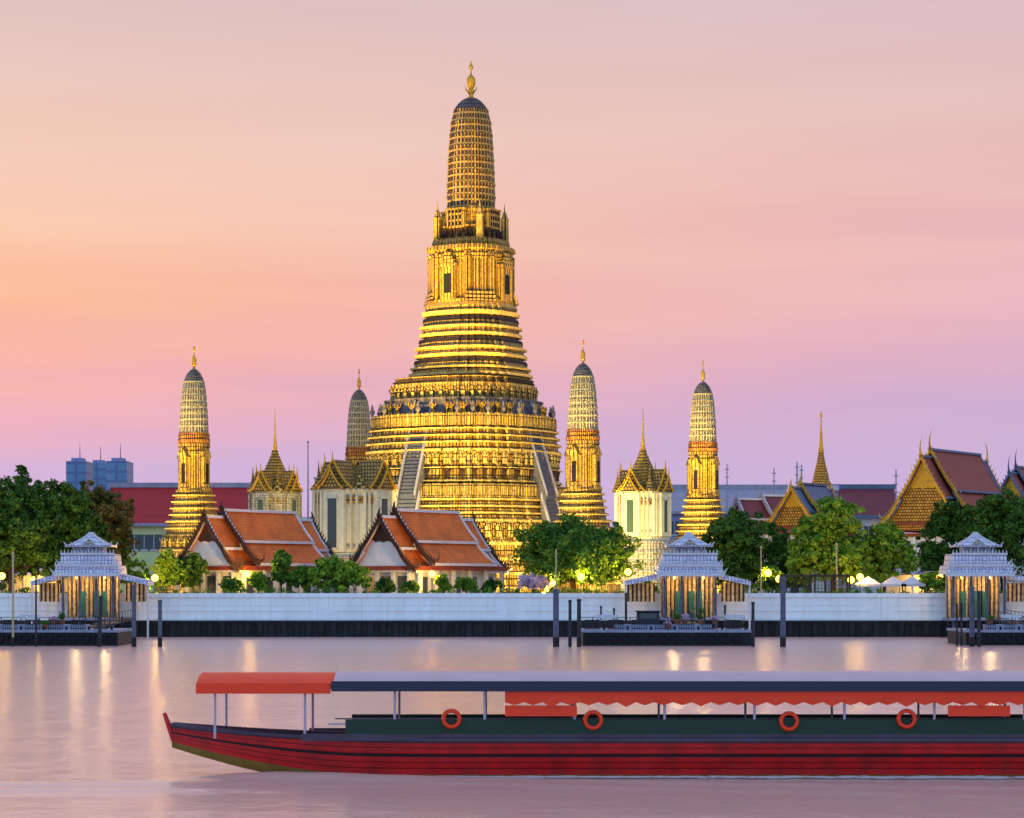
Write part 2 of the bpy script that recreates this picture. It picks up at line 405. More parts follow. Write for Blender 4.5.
EW, ER = extent(OCT_WIDE), extent(OCT_ROUND)
def mould(z0, r0, z1, r1, n, amp, f=.38):
    """n courses from (z0,r0) up to (z1,r1): a wall then a projecting ledge each"""
    out = []
    for i in range(n):
        a = z0+(z1-z0)*i/n; h = (z1-z0)/n; ra = r0+(r1-r0)*(i+.3)/n; rb = r0+(r1-r0)*(i+.9)/n
        out += [(a, ra), (a+h*(1-f), rb), (a+h*(1-f)+.03, rb+amp), (a+h*(1-f*.45), rb+amp*1.1), (a+h*.97, rb+amp*.4)]
    return out
def loftp(b, octant, prof, mi=0, **k):
    return b.loft([ring(octant, r, z) for z, r in prof], mi, **k)

def figure_mesh(h=1.9):
    """a stocky guardian statue, arms raised to carry the ledge above"""
    b = MB()
    b.lathe([(.10*h, 0), (.13*h, .06*h), (.09*h, .30*h), (.15*h, .36*h), (.19*h, .48*h), (.17*h, .62*h), (.06*h, .70*h), (.10*h, .76*h), (.10*h, .84*h), (.04*h, .93*h), (.01, 1.0*h)], 7)
    for s in (-1, 1):
        b.tube((s*.16*h, 0, .62*h), (s*.34*h, -.03*h, .74*h), .055*h, .05*h, 6)
        b.tube((s*.34*h, -.03*h, .74*h), (s*.30*h, 0, 1.02*h), .05*h, .04*h, 6)
        b.tube((s*.10*h, 0, .30*h), (s*.17*h, -.04*h, 0), .08*h, .06*h, 6)
    return b
fig_src = {}
def figures(root, octant, r, z, h, m, faces, per, name='guardian_figure', depth=.35):
    """statues in a row along the visible faces of a terrace"""
    key = (h, m)
    pts = ring(octant, r, z)
    # walk along the visible half of the outline
    n = len(pts); seg = []
    for i in range(n):
        a = Vector(pts[i]); c = Vector(pts[(i+1) % n]); e = c-a
        nr = Vector((e.y, -e.x, 0)).normalized(); wn = Matrix.Rotation(TH, 3, 'Z') @ nr
        if wn.y < -.1 and e.length > .5: seg.append((a, c, nr))
    for a, c, nr in seg:
        k = max(1, round((c-a).length/per))
        for q in range(k):
            p = a.lerp(c, (q+.5)/k) + nr*depth
            if key not in fig_src:
                o = figure_mesh(h).build(name, m, root); fig_src[key] = o
            else:
                o = fig_src[key].copy(); C.objects.link(o); o.parent = root
            o.location = p; o.rotation_euler = (0, 0, math.atan2(nr.x, -nr.y))
def colonnettes(b, octant, r, z0, z1, per=.9, w=.28, d=.25):
    pts = ring(octant, r, z0); n = len(pts)
    for i in range(n):
        a = Vector(pts[i]); c = Vector(pts[(i+1) % n]); e = c-a
        if e.length < .4: continue
        nr = Vector((e.y, -e.x, 0)).normalized(); k = max(1, round(e.length/per)); u = e.normalized()
        for q in range(k):
            p = a.lerp(c, (q+.5)/k)
            M = Matrix.Translation(p) @ Matrix(((u.x, nr.x, 0, 0), (u.y, nr.y, 0, 0), (0, 0, 1, 0), (0, 0, 0, 1)))
            b.box(-w/2, w/2, -.05, d, 0, z1-z0, 0, M)

def main_prang():
    Y = 390.; s = S_(Y); X = X_(471, Y)
    t = thing('great_prang', 'tallest golden floodlit temple tower with stacked terraces and steep grey stairs, at the centre', 'temple tower', (X, Y, 0), TH)
    z = lambda py: Z_(py, Y)
    rw = lambda h: h/s/EW; rr = lambda h: h/s/ER; OFF = Matrix.Rotation(-TH, 3, 'Z') @ Vector((-1.05, 0, 0))
    # lowest terrace
    b = MB()
    prof = [(GZ-.2, rw(124))] + mould(GZ, rw(122), z(556), rw(114), 3, .35) + mould(z(556), rw(112), z(541), rw(111), 1, .5) + \
        mould(z(541), rw(109), z(520), rw(108), 1, .5, .2) + mould(z(520), rw(106), z(500), rw(102), 3, .5, .45) + [(z(499), rw(104)), (z(499)+.01, rw(95))]
    loftp(b, OCT_WIDE, prof, alt=1); b.build('lower_terrace', ['prang', 'ledge'], t)
    figures(t, OCT_WIDE, rw(109)-.1, z(540)+.1, 2.6, 'prang', 0, 1.7)
    b = MB(); loftp(b, OCT_WIDE, [(z(499)+.01, rw(103)), (z(487), rw(103)), (z(487)+.01, rw(101.5)), (z(499)+.02, rw(101.5))], cap0=False, cap1=False)
    colonnettes(b, OCT_WIDE, rw(103), z(499)+.05, z(487)-.1); b.build('lower_parapet', 'prang_row', t)
    # second terrace
    b = MB()
    prof = [(z(499), rw(97))] + mould(z(499), rw(97), z(482), rw(96), 2, .35) + mould(z(482), rw(94), z(470), rw(94), 1, .6, .15) + \
        mould(z(470), rw(95), z(451), rw(94), 1, .5, .25) + mould(z(451), rw(95), z(431), rw(91), 3, .5, .45) + [(z(431)+.01, rw(93)), (z(431)+.02, rw(84))]
    loftp(b, OCT_WIDE, prof, alt=1); b.build('middle_terrace', ['prang', 'ledge'], t)
    figures(t, OCT_WIDE, rw(95)-.15, z(469)+.1, 2.3, 'prang', 0, 1.6)
    figures(t, OCT_WIDE, rw(94)-.1, z(481)+.05, 1.5, 'brown', 0, 3.0, depth=.5)
    b = MB(); loftp(b, OCT_WIDE, [(z(431)+.01, rw(92)), (z(418), rw(92)), (z(418)+.01, rw(90.5)), (z(431)+.03, rw(90.5))], cap0=False, cap1=False)
    colonnettes(b, OCT_WIDE, rw(92), z(431)+.05, z(418)-.15, .8); b.build('middle_parapet', 'prang_row', t)
    # slate gallery and third terrace
    b = MB(); loftp(b, OCT_WIDE, [(z(431), rw(82)), (z(419), rw(80)), (z(418), rw(81)), (z(404), rw(78)), (z(403.6), rw(79.5)), (z(402), rw(79.5)), (z(402)+.01, rw(70))])
    b.build('slate_gallery', 'slate', t)
    figures(t, OCT_WIDE, rw(81), z(418)+.05, 1.7, 'gold', 0, 2.6, depth=.3)
    b = MB(); prof = [(z(403), rw(71)), (z(391), rw(70)), (z(390.6), rw(73)), (z(387), rw(73))] + mould(z(387), rw(70), z(380), rw(67), 2, .3) + [(z(379.5), rw(58))]
    loftp(b, OCT_WIDE, prof); b.build('upper_terrace', 'prang_row', t)
    figures(t, OCT_WIDE, rw(71)+.05, z(402)+.03, 1.85, 'prang', 0, 1.9)
    for ch in [o for o in C.objects if o.parent == t]: ch.location = ch.location + OFF
    # stepped waist
    b = MB(); prof = [(z(381), rw(64))]
    for (y0, h0, y1, h1) in ((381, 62, 363, 58), (363, 56.5, 342, 53.5), (342, 51.5, 321, 49)):
        H = z(y1)-z(y0)
        prof += [(z(y0)+.02, rw(h0-5)), (z(y0)+H*.14, rw(h0-5)), (z(y0)+H*.16, rw(h0)), (z(y0)+H*.30, rw(h0)), (z(y0)+H*.34, rw(h0-3)), (z(y0)+H*.52, rw(h1-1)),
                 (z(y0)+H*.54, rw(h1+2.5)), (z(y0)+H*.64, rw(h1+2.5)), (z(y0)+H*.68, rw(h1-1.5)), (z(y0)+H*.97, rw(h1-2))]
    prof += [(z(321), rw(43)), (z(318.5), rw(43)), (z(318), rw(48)), (z(314), rw(49)), (z(313), rw(45)), (z(309), rw(46.5)), (z(305), rw(44))]
    loftp(b, OCT_WIDE, prof, alt=1); b.build('stepped_waist', ['prang_row', 'ledge'], t)
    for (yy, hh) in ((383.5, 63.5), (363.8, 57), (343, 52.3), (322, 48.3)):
        b = MB(); loftp(b, OCT_WIDE, [(z(yy+1.8), rw(hh-2)), (z(yy+1.7), rw(hh)), (z(yy-1.6), rw(hh-1)), (z(yy-1.7), rw(hh-3))]); b.build('ledge_shade_band', 'shadeband', t)  # near-black rings stand in for the shade above each waist ledge
    # shrine storey with niches
    b = MB(); prof = [(z(306), rw(44)), (z(303), rw(45)), (z(300), rw(41.5)), (z(263), rw(41)), (z(262), rw(43)), (z(258), rw(44)), (z(257), rw(41.5)),
                      (z(254), rw(42)), (z(253), rw(45)), (z(249), rw(44)), (z(248), rw(38)), (z(245), rw(39)), (z(243), rw(38)), (z(242.8), rw(30))]
    loftp(b, OCT_WIDE, prof); b.build('shrine_storey', 'shrine', t)
    R = rw(41.3)
    for k in range(4):
        M = Matrix.Rotation(k*math.pi/2, 4, 'Z')
        D = Matrix.Rotation(k*math.pi/2+math.pi/4, 4, 'Z'); Rd = R*.985      # fluted shafts stand at the corners, niches face the stairs
        b = MB(); b.box(-2.3, 2.3, -Rd-.45, -Rd+1.6, z(305), z(256), 0, D)
        for q in range(-5, 6): b.box(q*.42-.09, q*.42+.09, -Rd-.75, -Rd-.452, z(300), z(259), 0, D)
        for q in range(3): b.box(-2.5+q*.16, 2.5-q*.16, -Rd-1.3+q*.12, -Rd-.76, z(306)+q*.6, z(306)+q*.6+.36, 0, D)
        b.build('fluted_corner', 'shrine', t)
        b = MB(); b.box(-1.35, 1.35, -R-.85, -R+.2, z(304), z(271), 0, M)
        for sgn in (-1, 1): b.box(sgn*1.15-.14, sgn*1.15+.14, -R-1.05, -R-.852, z(303), z(272), 0, M)
        for q in range(4): b.box(-1.5+q*.32, 1.5-q*.32, -R-1.1+q*.06, -R+.2, z(271)+.02+q*.55, z(271)+.5+q*.55, 0, M)
        fr = b.build('niche', 'shrine', t)
        b = MB(); b.box(-.62, .62, -R-.90, -R-.852, z(297), z(278), 0, M); b.build('niche_opening', 'dark', fr)
    # gallery under the spire
    b = MB(); loftp(b, OCT_WIDE, [(z(243.4), rw(37)), (z(241.5), rw(37)), (z(241.4), rw(29)), (z(230), rw(28)), (z(229.8), rw(29.5)), (z(228), rw(29.5)), (z(227.8), rw(26.5)), (z(214), rw(25.5)), (z(212), rw(26.5)), (z(209), rw(25.5))])
    colonnettes(b, OCT_WIDE, rw(28.5), z(241), z(231), .7, .22, .3)
    b.build('crown_gallery', 'shrine', t)
    figures(t, OCT_WIDE, rw(30.5), z(241.3), 1.5, 'brown', 0, 1.1, depth=.12)
    for k in range(4):     # four corner pinnacles
        a = math.radians(45+90*k); rc = rw(37.5); wxy = (rc*1.05*math.cos(a), rc*.95*math.sin(a))
        M = Matrix.Translation((wxy[0], wxy[1], 0)) @ Matrix.Rotation(0, 4, 'Z')
        b = MB()
        b.loft([[(wxy[0]+r*math.cos(2*math.pi*i/10)*(1 if i % 2 else .86), wxy[1]+r*math.sin(2*math.pi*i/10)*(1 if i % 2 else .86), zz) for i in range(10)]
                for zz, r in ((z(243), .85), (z(241), .7), (z(221), .65), (z(219), .75), (z(217), .5), (z(213), .36), (z(211), .15), (z(203), .03))])
        b.build('corner_pinnacle', 'shrine', t)
    # four porches of the gallery with small windows
    for k in range(4):
        M = Matrix.Rotation(k*math.pi/2, 4, 'Z'); Rg = rw(28)
        b = MB(); b.box(-1.55, 1.55, -Rg-.5, -Rg+.9, z(231), z(211), 0, M); b.box(-1.75, 1.75, -Rg-.65, -Rg+.9, z(213), z(211.5), 0, M)
        o = b.build('gallery_porch', 'shrine', t)
        for i in range(4):
            for j in range(3): b = MB(); b.box(-1.25+i*.66, -.90+i*.66, -Rg-.54, -Rg-.503, z(229)+j*.95, z(229)+.62+j*.95, 0, M); b.build('gallery_window', 'dark', o)
    # the corn-cob spire
    b = MB(); pp = [(209, 24), (200, 24.4), (185, 24.1), (170, 23.4), (155, 22.7), (140, 21.8), (128, 20.8), (119, 19.4), (109, 16.6)]
    prof = []
    rings_ = 8
    ys = np.linspace(209, 110, rings_+1)
    for i in range(rings_):
        for fr, add in ((0, .0), (.82, 0), (.84, .55), (.97, .55)):
            y = ys[i]+(ys[i+1]-ys[i])*fr; h = np.interp(-y, [-p[0] for p in pp], [p[1] for p in pp]); prof.append((z(y), rr(h+add)))
    loftp(b, OCT_ROUND, prof); b.build('spire', 'spire', t)
    b = MB(); pp = [(110.2, 16.9), (107.5, 15.4), (104, 12.8), (101, 9.6), (99, 6.4), (97.8, 3.3)]
    loftp(b, OCT_ROUND, [(z(y), rr(h)) for y, h in pp], smooth=False); b.build('dome', 'dome', t)
    b = MB(); q = 1/s
    b.lathe([(3.2*q, z(98.5)), (2.2*q, z(95)), (3.4*q, z(93)), (4.6*q, z(91)), (2.4*q, z(89.5)), (3.2*q, z(87)), (4.6*q, z(84)), (4.4*q, z(79)), (3.0*q, z(76.5)), (1.0*q, z(75)), (.7*q, z(70)), (2.4*q, z(68)), (2.2*q, z(66)), (.8*q, z(64)), (.1*q, z(60))], 10)
    for k in range(4):
        a = k*math.pi/2+.5
        b.tube((0, 0, z(93)), (5.0*q*math.cos(a), 5.0*q*math.sin(a), z(90)), .18, .12, 5); b.tube((5.0*q*math.cos(a), 5.0*q*math.sin(a), z(90)), (5.4*q*math.cos(a), 5.4*q*math.sin(a), z(86)), .12, .03, 5)
    b.build('finial', 'gold', t)
    # four steep stairways
    for k in range(4):
        M = Matrix.Rotation(k*math.pi/2, 4, 'Z')
        for (za, ra, zb_, rb, w_) in ((z(500), rw(118), z(409), rw(83), 1.25), (GZ, rw(150), z(499), rw(112), 1.6)):
            ra_, rb_ = ra*.95, rb*.98
            st = MB(); n = 26
            for i in range(n):
                y0 = -ra_+(ra_-rb_)*i/n; zt_ = za+(zb_-za)*(i+1)/n
                st.box(-w_, w_, y0, -rb_+.5, za+(zb_-za)*i/n-.25, zt_, 0, M)
            so = st.build('stairway', 'stairs', t); so.location = OFF
            for sgn in (-1, 1):
                r = MB(); xx = sgn*(w_+.3)
                v = [(xx-.13, -ra_-.3, za+.2), (xx+.13, -ra_-.3, za+.2), (xx+.13, -rb_+.3, zb_+.1), (xx-.13, -rb_+.3, zb_+.1),
                     (xx-.13, -ra_-.3, za+.9), (xx+.13, -ra_-.3, za+.9), (xx+.13, -rb_+.1, zb_+.8), (xx-.13, -rb_+.1, zb_+.8)]
                v = [tuple(M @ Vector(p)) for p in v]
                F6 = [(0, 3, 2, 1), (4, 5, 6, 7), (0, 1, 5, 4), (1, 2, 6, 5), (2, 3, 7, 6), (3, 0, 4, 7)]
                r.add(v, F6)
                r.build('balustrade', 'greymetal', so)
                r = MB(); v = [(xx-.10, -ra_-.2, za-.3), (xx+.10, -ra_-.2, za-.3), (xx+.10, -rb_+.4, za-.3), (xx-.10, -rb_+.4, za-.3),
                     (xx-.10, -ra_-.2, za+.19), (xx+.10, -ra_-.2, za+.19), (xx+.10, -rb_+.3, zb_+.09), (xx-.10, -rb_+.3, zb_+.09)]
                r.add([tuple(M @ Vector(p)) for p in v], F6); r.build('side_wall', 'slate', so)
    # urns on the edge of the middle terrace
    pts = ring(OCT_WIDE, rw(91), z(418)); n = len(pts)
    src = None
    for i in range(0, n, 3):
        p = Vector(pts[i])+OFF
        if src is None:
            b = MB(); b.lathe([(.25, 0), (.2, .3), (.4, .5), (.38, .9), (.18, 1.1), (.25, 1.3), (.04, 1.9)], 8); src = o = b.build('stone_urn', 'slate', t)
        else: o = src.copy(); C.objects.link(o); o.parent = t
        o.location = p
    return t
GP = main_prang()

def small_prang(name, label, X, Y):
    t = thing(name, label, 'temple tower', (X, Y, 0), TH, 'four smaller prangs around the great prang')
    rw = lambda h: h/6.8/EW; rr = lambda h: h/6.8/ER
    z = lambda py: 6.5+(582-py)/6.8
    b = MB(); prof = [(GZ-.1, rw(38))]+mould(GZ, rw(38), z(548), rw(32), 5, .3)+mould(z(548), rw(31), z(520), rw(25), 4, .38, .4)+mould(z(520), rw(23), z(494), rw(18), 4, .38, .4)
    loftp(b, OCT_WIDE, prof, alt=1); b.build('stepped_base', ['prang_row', 'ledge'], t)
    figures(t, OCT_WIDE, rw(32), z(548)+.1, 1.5, 'prang_row', 0, 1.6)
    b = MB(); prof = [(z(494), rw(17.5)), (z(491), rw(18)), (z(489), rw(15.5)), (z(456), rw(14.8)), (z(455), rw(16)), (z(452), rw(16.4)), (z(451), rw(15)), (z(448), rw(15)), (z(447), rw(16)), (z(444), rw(15.6)), (z(443), rw(14.5))]
    loftp(b, OCT_WIDE, prof); b.build('shrine_storey', 'shrine', t)
    R = rw(15.2)
    for k in range(4):
        M = Matrix.Rotation(k*math.pi/2, 4, 'Z'); b = MB()
        b.box(-.62, .62, -R-.45, -R+.2, z(490), z(458), 0, M)
        b.box(-.8, .8, -R-.6, -R+.2, z(491), z(489)+.1, 0, M)
        v = [(-.85, -R-.6, z(458)), (.85, -R-.6, z(458)), (0, -R-.6, z(449)), (-.85, -R+.2, z(458)), (.85, -R+.2, z(458)), (0, -R+.2, z(449))]
        b.add([tuple(M @ Vector(p)) for p in v], [(0, 1, 2), (3, 5, 4), (0, 3, 4, 1), (1, 4, 5, 2), (2, 5, 3, 0)])
        o = b.build('niche', 'shrine', t)
        b = MB(); b.box(-.34, .34, -R-.49, -R-.453, z(484), z(464), 0, M); b.build('niche_opening', 'dark', o)
    b = MB(); loftp(b, OCT_ROUND, [(z(443.5), rr(15.6)), (z(440), rr(16.4)), (z(438.5), rr(15.2)), (z(436), rr(15.6)), (z(433), rr(15.2))]); b.build('collar', 'redband', t)
    pp = [(433, 14.6), (425, 14.2), (415, 13.7), (405, 13.1), (395, 12.3), (387, 11.3), (380, 9.9)]
    b = MB(); prof = []; ys = np.linspace(433, 381, 8)
    for i in range(7):
        for fr, add in ((0, 0), (.8, 0), (.83, .4), (.97, .4)):
            y = ys[i]+(ys[i+1]-ys[i])*fr; prof.append((z(y), rr(np.interp(-y, [-p[0] for p in pp], [p[1] for p in pp])+add)))
    loftp(b, OCT_ROUND, prof); b.build('spire', 'spire_s', t)
    b = MB(); loftp(b, OCT_ROUND, [(z(381.3), rr(9.9)), (z(377), rr(8.6)), (z(373), rr(6.4)), (z(370), rr(3.6)), (z(368.6), rr(1.5))]); b.build('dome', 'dome_small', t)
    b = MB(); q = 1/6.8
    b.lathe([(1.6*q, z(369.5)), (1.2*q, z(367)), (2.4*q, z(365)), (2.0*q, z(362)), (2.6*q, z(360)), (1.6*q, z(357)), (.6*q, z(355)), (.4*q, z(351)), (1.4*q, z(350)), (.1, z(346))], 8)
    b.build('finial', 'gold', t)
    return t
PA = small_prang('small_prang', 'small floodlit prang left of the great tower, beside the spired hall and the crimson roof', X_(194, 373), 373)
SP = {}
SP['B'] = dup(PA, (X_(583, 347), 347, 0), TH, 'small yellow floodlit prang close against the right flank of the great tower')
SP['C'] = dup(PA, (X_(703, 407), 407, 0), TH, 'small floodlit prang standing right of the white spired pavilion, farthest right of the prangs')
SP['D'] = dup(PA, (X_(359, 433), 433, 0), TH, 'small dusky blue prang behind the gabled cream hall, left of the great tower, hardly lit')
SP['B'].scale = (.98, .98, .962); SP['C'].scale = (1.02, 1.02, 1.02); SP['D'].scale = (1.0, 1.0, 1.04)

# ---------------------------------------------------------------- floodlights
def spot(loc, target, power, size=50, col=(1, .66, .17), r=.6, blend=.6):
    d = bpy.data.lights.new('floodlight_lamp', 'SPOT'); d.energy = power; d.spot_size = math.radians(size); d.spot_blend = blend
    d.color = col; d.shadow_soft_size = r
    o = bpy.data.objects.new('floodlight_lamp', d); C.objects.link(o)
    o.location = loc; o.rotation_euler = (Vector(target)-Vector(loc)).to_track_quat('-Z', 'Y').to_euler()
    return o
MX, MY = X_(469, 390.), 390.
WARM = (1, .65, .10); PALE = (1, .80, .25)
for (lx, ly, tz, p, sz) in ((-37, 354, 62, 250000, 34), (-36, 352, 76, 360000, 20), (-12, 336, 50, 220000, 36), (16, 343, 58, 120000, 32)):
    spot((lx, ly, 5), (MX, MY, tz), p, sz, WARM)
for (lx, ly, tz, p, sz) in ((-27, 368, 18, 52000, 110), (-11, 345, 18, 80000, 100), (2, 341, 18, 70000, 100), (20, 352, 18, 36000, 90)):
    spot((lx, ly, 5), (MX, MY, tz), p, sz, PALE, .8)
# lamps standing on the terraces
for (px, dy, py, h) in ((392, -10, 400, 64), (440, -15.5, 417, 70), (500, -15, 417, 70), (425, -9, 380, 60), (500, -9.5, 380, 60)):
    spot((X_(px, MY+dy), MY+dy-1.5, Z_(py, MY)), (MX, MY, h), 6500, 75, WARM, .4)
for (px, Y, py, p) in ((194, 373, 450, 26000), (583, 347, 450, 26000), (703, 407, 450, 30000)):
    X = X_(px, Y)
    spot((X-8, Y-19, 5), (X, Y, 32), p*2.6, 56, PALE); spot((X-10, Y-22, 5), (X, Y, 37), p*3.4, 30, PALE); spot((X+3, Y-17, 5), (X, Y, 14), p*.9, 80, PALE)
for (px, Y, tz, p) in ((275, 404, 20, 9000), (340, 352, 18, 5000), (643, 377, 18, 9000)):
    spot((X_(px, Y)+(1 if px == 340 else -5), Y-17, 5), (X_(px, Y), Y, tz), p, 75, (1, .74, .34))
spot((X_(922, 385)-10, 366, 9), (X_(922, 385), 390, 22), 9000, 60, WARM); spot((X_(792, 395)-6, 382, 9), (X_(792, 395), 397, 18), 3500, 60, WARM)
spot((X_(359, 433)-5, 412, 14), (X_(359, 433), 433, 26), 7000, 45, WARM)

# ---------------------------------------------------------------- halls with Thai roofs
def chofa(b, p, h, lean=(0, -1), mi=0, r=.16):
    """curved horn finial"""
    P = Vector(p); pts = []
    for k in range(9):
        f = k/8; off = math.sin(f*math.pi*1.1)*.16*h - .10*h*f*f
        pts.append(P+Vector((lean[0]*off, lean[1]*off, f*h)))
    for i in range(8):
        ra = r*(1.5 if i == 1 else 1)*(1-i/9); rb = r*(1.5 if i == 0 else 1)*(1-(i+1)/8.6)
        b.tube(pts[i], pts[i+1], max(.03, ra), max(.02, rb), 6)
HPROF = [(0, 1.0), (.16, .80), (.33, .60), (.51, .43)]
LPROF = [(.47, .40), (.62, .255), (.80, .115), (1.0, .0)]
def thai_hall(name, label, loc, W, L, ze, H, segs, tile='orange', trim='trim', gable='white', apex='brown', barge='brown', ridge='trim', group=None,
              wallm='white', rz=TH, zg=GZ, finial=3.0, bands=1, rear=False, cat='temple hall', gw=1.0):
    t = thing(name, label, cat, (loc[0], loc[1], 0), rz, group)
    hw = W/2
    prevz = None
    for k, (a, c, dz, ws) in enumerate(segs):       # lengthwise tiers
        y0, y1 = a*L, c*L
        b = MB(); tr = MB()
        for prof, sh in ((HPROF, 0), (LPROF, 1)):
            for s in (-1, 1):
                top = [(s*x*hw*ws, ze+dz+z*H) for x, z in prof]
                n = len(top); acc = [0]
                for i in range(1, n): acc.append(acc[-1]+math.dist(top[i], top[i-1]))
                v = []; th = .16
                for yy in (y0, y1): v += [(x, yy, z) for x, z in top]
                for yy in (y0, y1): v += [(x, yy, z-th) for x, z in top]
                f = []; uv = []
                for i in range(n-1):
                    f += [(i, i+1, n+i+1, n+i), (2*n+i, 3*n+i, 3*n+i+1, 2*n+i+1)]
                    q = [(y0, acc[i]), (y0, acc[i+1]), (y1, acc[i+1]), (y1, acc[i])]
                    uv += [q, [q[0], q[3], q[2], q[1]]]
                f += [(n-1, 3*n-1, 4*n-1, 2*n-1)]; uv += [[(0, 0)]*4]
                b.add(v, f, uv)
                # trim: both ends and the lower edge
                for yy in (y0-.22, y1-.10):
                    for i in range(n-1):
                        x0, z0 = top[i]; x1, z1 = top[i+1]
                        vv = [(x0, yy, z0-.25), (x1, yy, z1-.25), (x1, yy, z1+.20), (x0, yy, z0+.20)]
                        vv += [(p[0], p[1]+.38, p[2]) for p in vv]
                        tr.add(vv, [(0, 1, 2, 3), (7, 6, 5, 4), (3, 2, 6, 7), (0, 4, 5, 1)])
                xe, zE = top[-1]
                tr.box(min(xe, xe+s*.16), max(xe, xe+s*.16), y0-.2, y1+.2, zE-.24, zE+.10)
        tr.box(-.28, .28, y0-.15, y1+.15, ze+dz+H-.06, ze+dz+H+.28)
        o = b.build('roof', tile, t); tr.build('roof_trim', trim if k != -1 else ridge, o)
    # front gable
    a, c, dz, ws = segs[0]
    for (yy, sg, ss, dzz) in [(segs[0][0]*L+.55, -1, segs[0][3], segs[0][2])]+([(segs[-1][1]*L-.55, 1, segs[-1][3], segs[-1][2])]):
        full = [(x*hw*ss, ze+dzz+z*H-.15) for x, z in HPROF+LPROF[1:]]
        b = MB(); pts = [(x, yy, z) for x, z in full]+[(-x, yy, z) for x, z in reversed(full[1:])]
        n = len(pts); v = pts+[(p[0], p[1]-sg*.3, p[2]) for p in pts]
        ctr = [(0, yy, ze+dzz-.1), (0, yy-sg*.3, ze+dzz-.1)]
        v += ctr
        for i in range(n):
            j = (i+1) % n
            b.add([v[i], v[j], ctr[0]], [(0, 2, 1) if sg < 0 else (0, 1, 2)])
            b.add([v[n+i], v[n+j], ctr[1]], [(0, 1, 2) if sg < 0 else (0, 2, 1)])
        g = b.build('gable', gable, t)
        if apex:
            b = MB(); zc = .50
            tri = [(0, .98), (.16, .78), (.26, .665), (.31, .61), (.22, .565), (.11, .59), (0, .56)]
            pts = [(x*hw*ss, ze+dzz+z*H-.15) for x, z in tri]; pts += [(-x, z) for x, z in reversed(pts[1:-1])]
            yf = yy+sg*.16; n = len(pts); m_ = (0, ze+dzz+.68*H)
            for i in range(n):
                j = (i+1) % n
                b.add([(pts[i][0], yf, pts[i][1]), (pts[j][0], yf, pts[j][1]), (m_[0], yf, m_[1])], [(0, 1, 2)])
                b.add([(pts[i][0], yf, pts[i][1]), (pts[i][0], yf-sg*.15, pts[i][1]), (pts[j][0], yf-sg*.15, pts[j][1]), (pts[j][0], yf, pts[j][1])], [(0, 1, 2, 3)])
            b.build('gable_carving', apex, g)
    # bargeboards, curved and toothed, with horns
    for (yy, sg, ss, dzz) in [(segs[0][0]*L, -1, segs[0][3], segs[0][2]), (segs[1][0]*L, -1, segs[1][3], segs[1][2]), (segs[-1][1]*L, 1, segs[-1][3], segs[-1][2])]:
        b = MB()
        for s in (-1, 1):
            cur = [Vector((s*x*hw*ss*1.01, yy+sg*.45, ze+dzz+z*H+.12)) for x, z in HPROF+[(.60, .30), (.70, .21), (.84, .10), (1.02, .02)]]
            for i in range(len(cur)-1):
                p, q = cur[i], cur[i+1]
                vv = [(p.x, p.y, p.z-.45), (q.x, q.y, q.z-.45), (q.x, q.y, q.z+.22), (p.x, p.y, p.z+.22)]; vv += [(x_, y_-sg*.22, z_) for x_, y_, z_ in vv]
                b.add(vv, [(0, 1, 2, 3), (7, 6, 5, 4), (3, 2, 6, 7), (0, 4, 5, 1), (0, 3, 7, 4), (1, 5, 6, 2)])
                for q2 in range(3):
                    m_ = p.lerp(q, (q2+.5)/3); b.tube(m_+Vector((0, 0, .1)), m_+Vector((s*.22, 0, .62)), .13, .03, 5)
            e = cur[-1]; b.tube(e, e+Vector((s*.6, 0, .25)), .22, .15, 6); b.tube(e+Vector((s*.6, 0, .25)), e+Vector((s*.75, 0, 1.0)), .15, .03, 6)
        o = b.build('bargeboard', barge, t)
        b = MB(); chofa(b, (0, yy+sg*.3, ze+dzz+H), finial, (0, sg), 0, .20 if finial > 2 else .3); b.build('horn_finial', barge, o)
    # eave bands, walls, columns, openings
    z1 = ze-.25
    b = MB()
    for k in range(bands):
        g_ = 1.0-.06*k; b.box(-hw*g_, hw*g_, .35+k*.25, L-.35-k*.25, z1-.55-.85*k, z1-.02-.85*k)
    b.build('eave_band', 'redtrim', t); z1 -= .56+.85*(bands-1)
    b = MB(); wi = hw*.80; b.box(-wi, wi, 1.3, L-1.3, zg-.2, z1-.003); wl = b.build('wall', wallm, t)
    for s in (-1, 1):
        src = None
        ncol = max(4, int(L/3.2))
        for i in range(ncol):
            yy = .9+(L-1.8)*i/(ncol-1)
            b = MB(); b.box(s*hw*.9-.22, s*hw*.9+.22, yy-.22, yy+.22, zg, z1-.003); b.build('column', wallm, t)
            if i < ncol-1:
                ym = yy+(L-1.8)/(ncol-1)/2
                if 1.6 < ym < L-1.6:
                    b = MB(); b.box(min(s*wi, s*(wi+.06)), max(s*wi, s*(wi+.06)), ym-.55, ym+.55, zg+.9, z1-.8); b.build('window', 'glass', wl)
    for x_ in np.linspace(-hw*.62, hw*.62, 4):
        b = MB(); b.box(x_-.2, x_+.2, .7, 1.1, zg, z1-.003); b.build('column', wallm, t)
    for x_ in (-hw*.42, 0, hw*.42):
        b = MB(); b.box(x_-.75, x_+.75, 1.2, 1.296, zg+.3, z1-.7); b.build('doorway', 'glass', wl)
    return t
SEG = [(0, .22, -.9, .90), (.16, .84, 0, 1.0), (.80, 1.0, -.9, .92)]
def hall_at(px, Y): return (X_(px, Y), Y)
thai_hall('riverside_hall', 'orange tiled hall with white gable in front of the leftmost small prang', hall_at(206, 312), 11.6, 21.5, Z_(567, 312)+.4, 6.6, SEG, group='orange roofed riverside halls', finial=1.3)
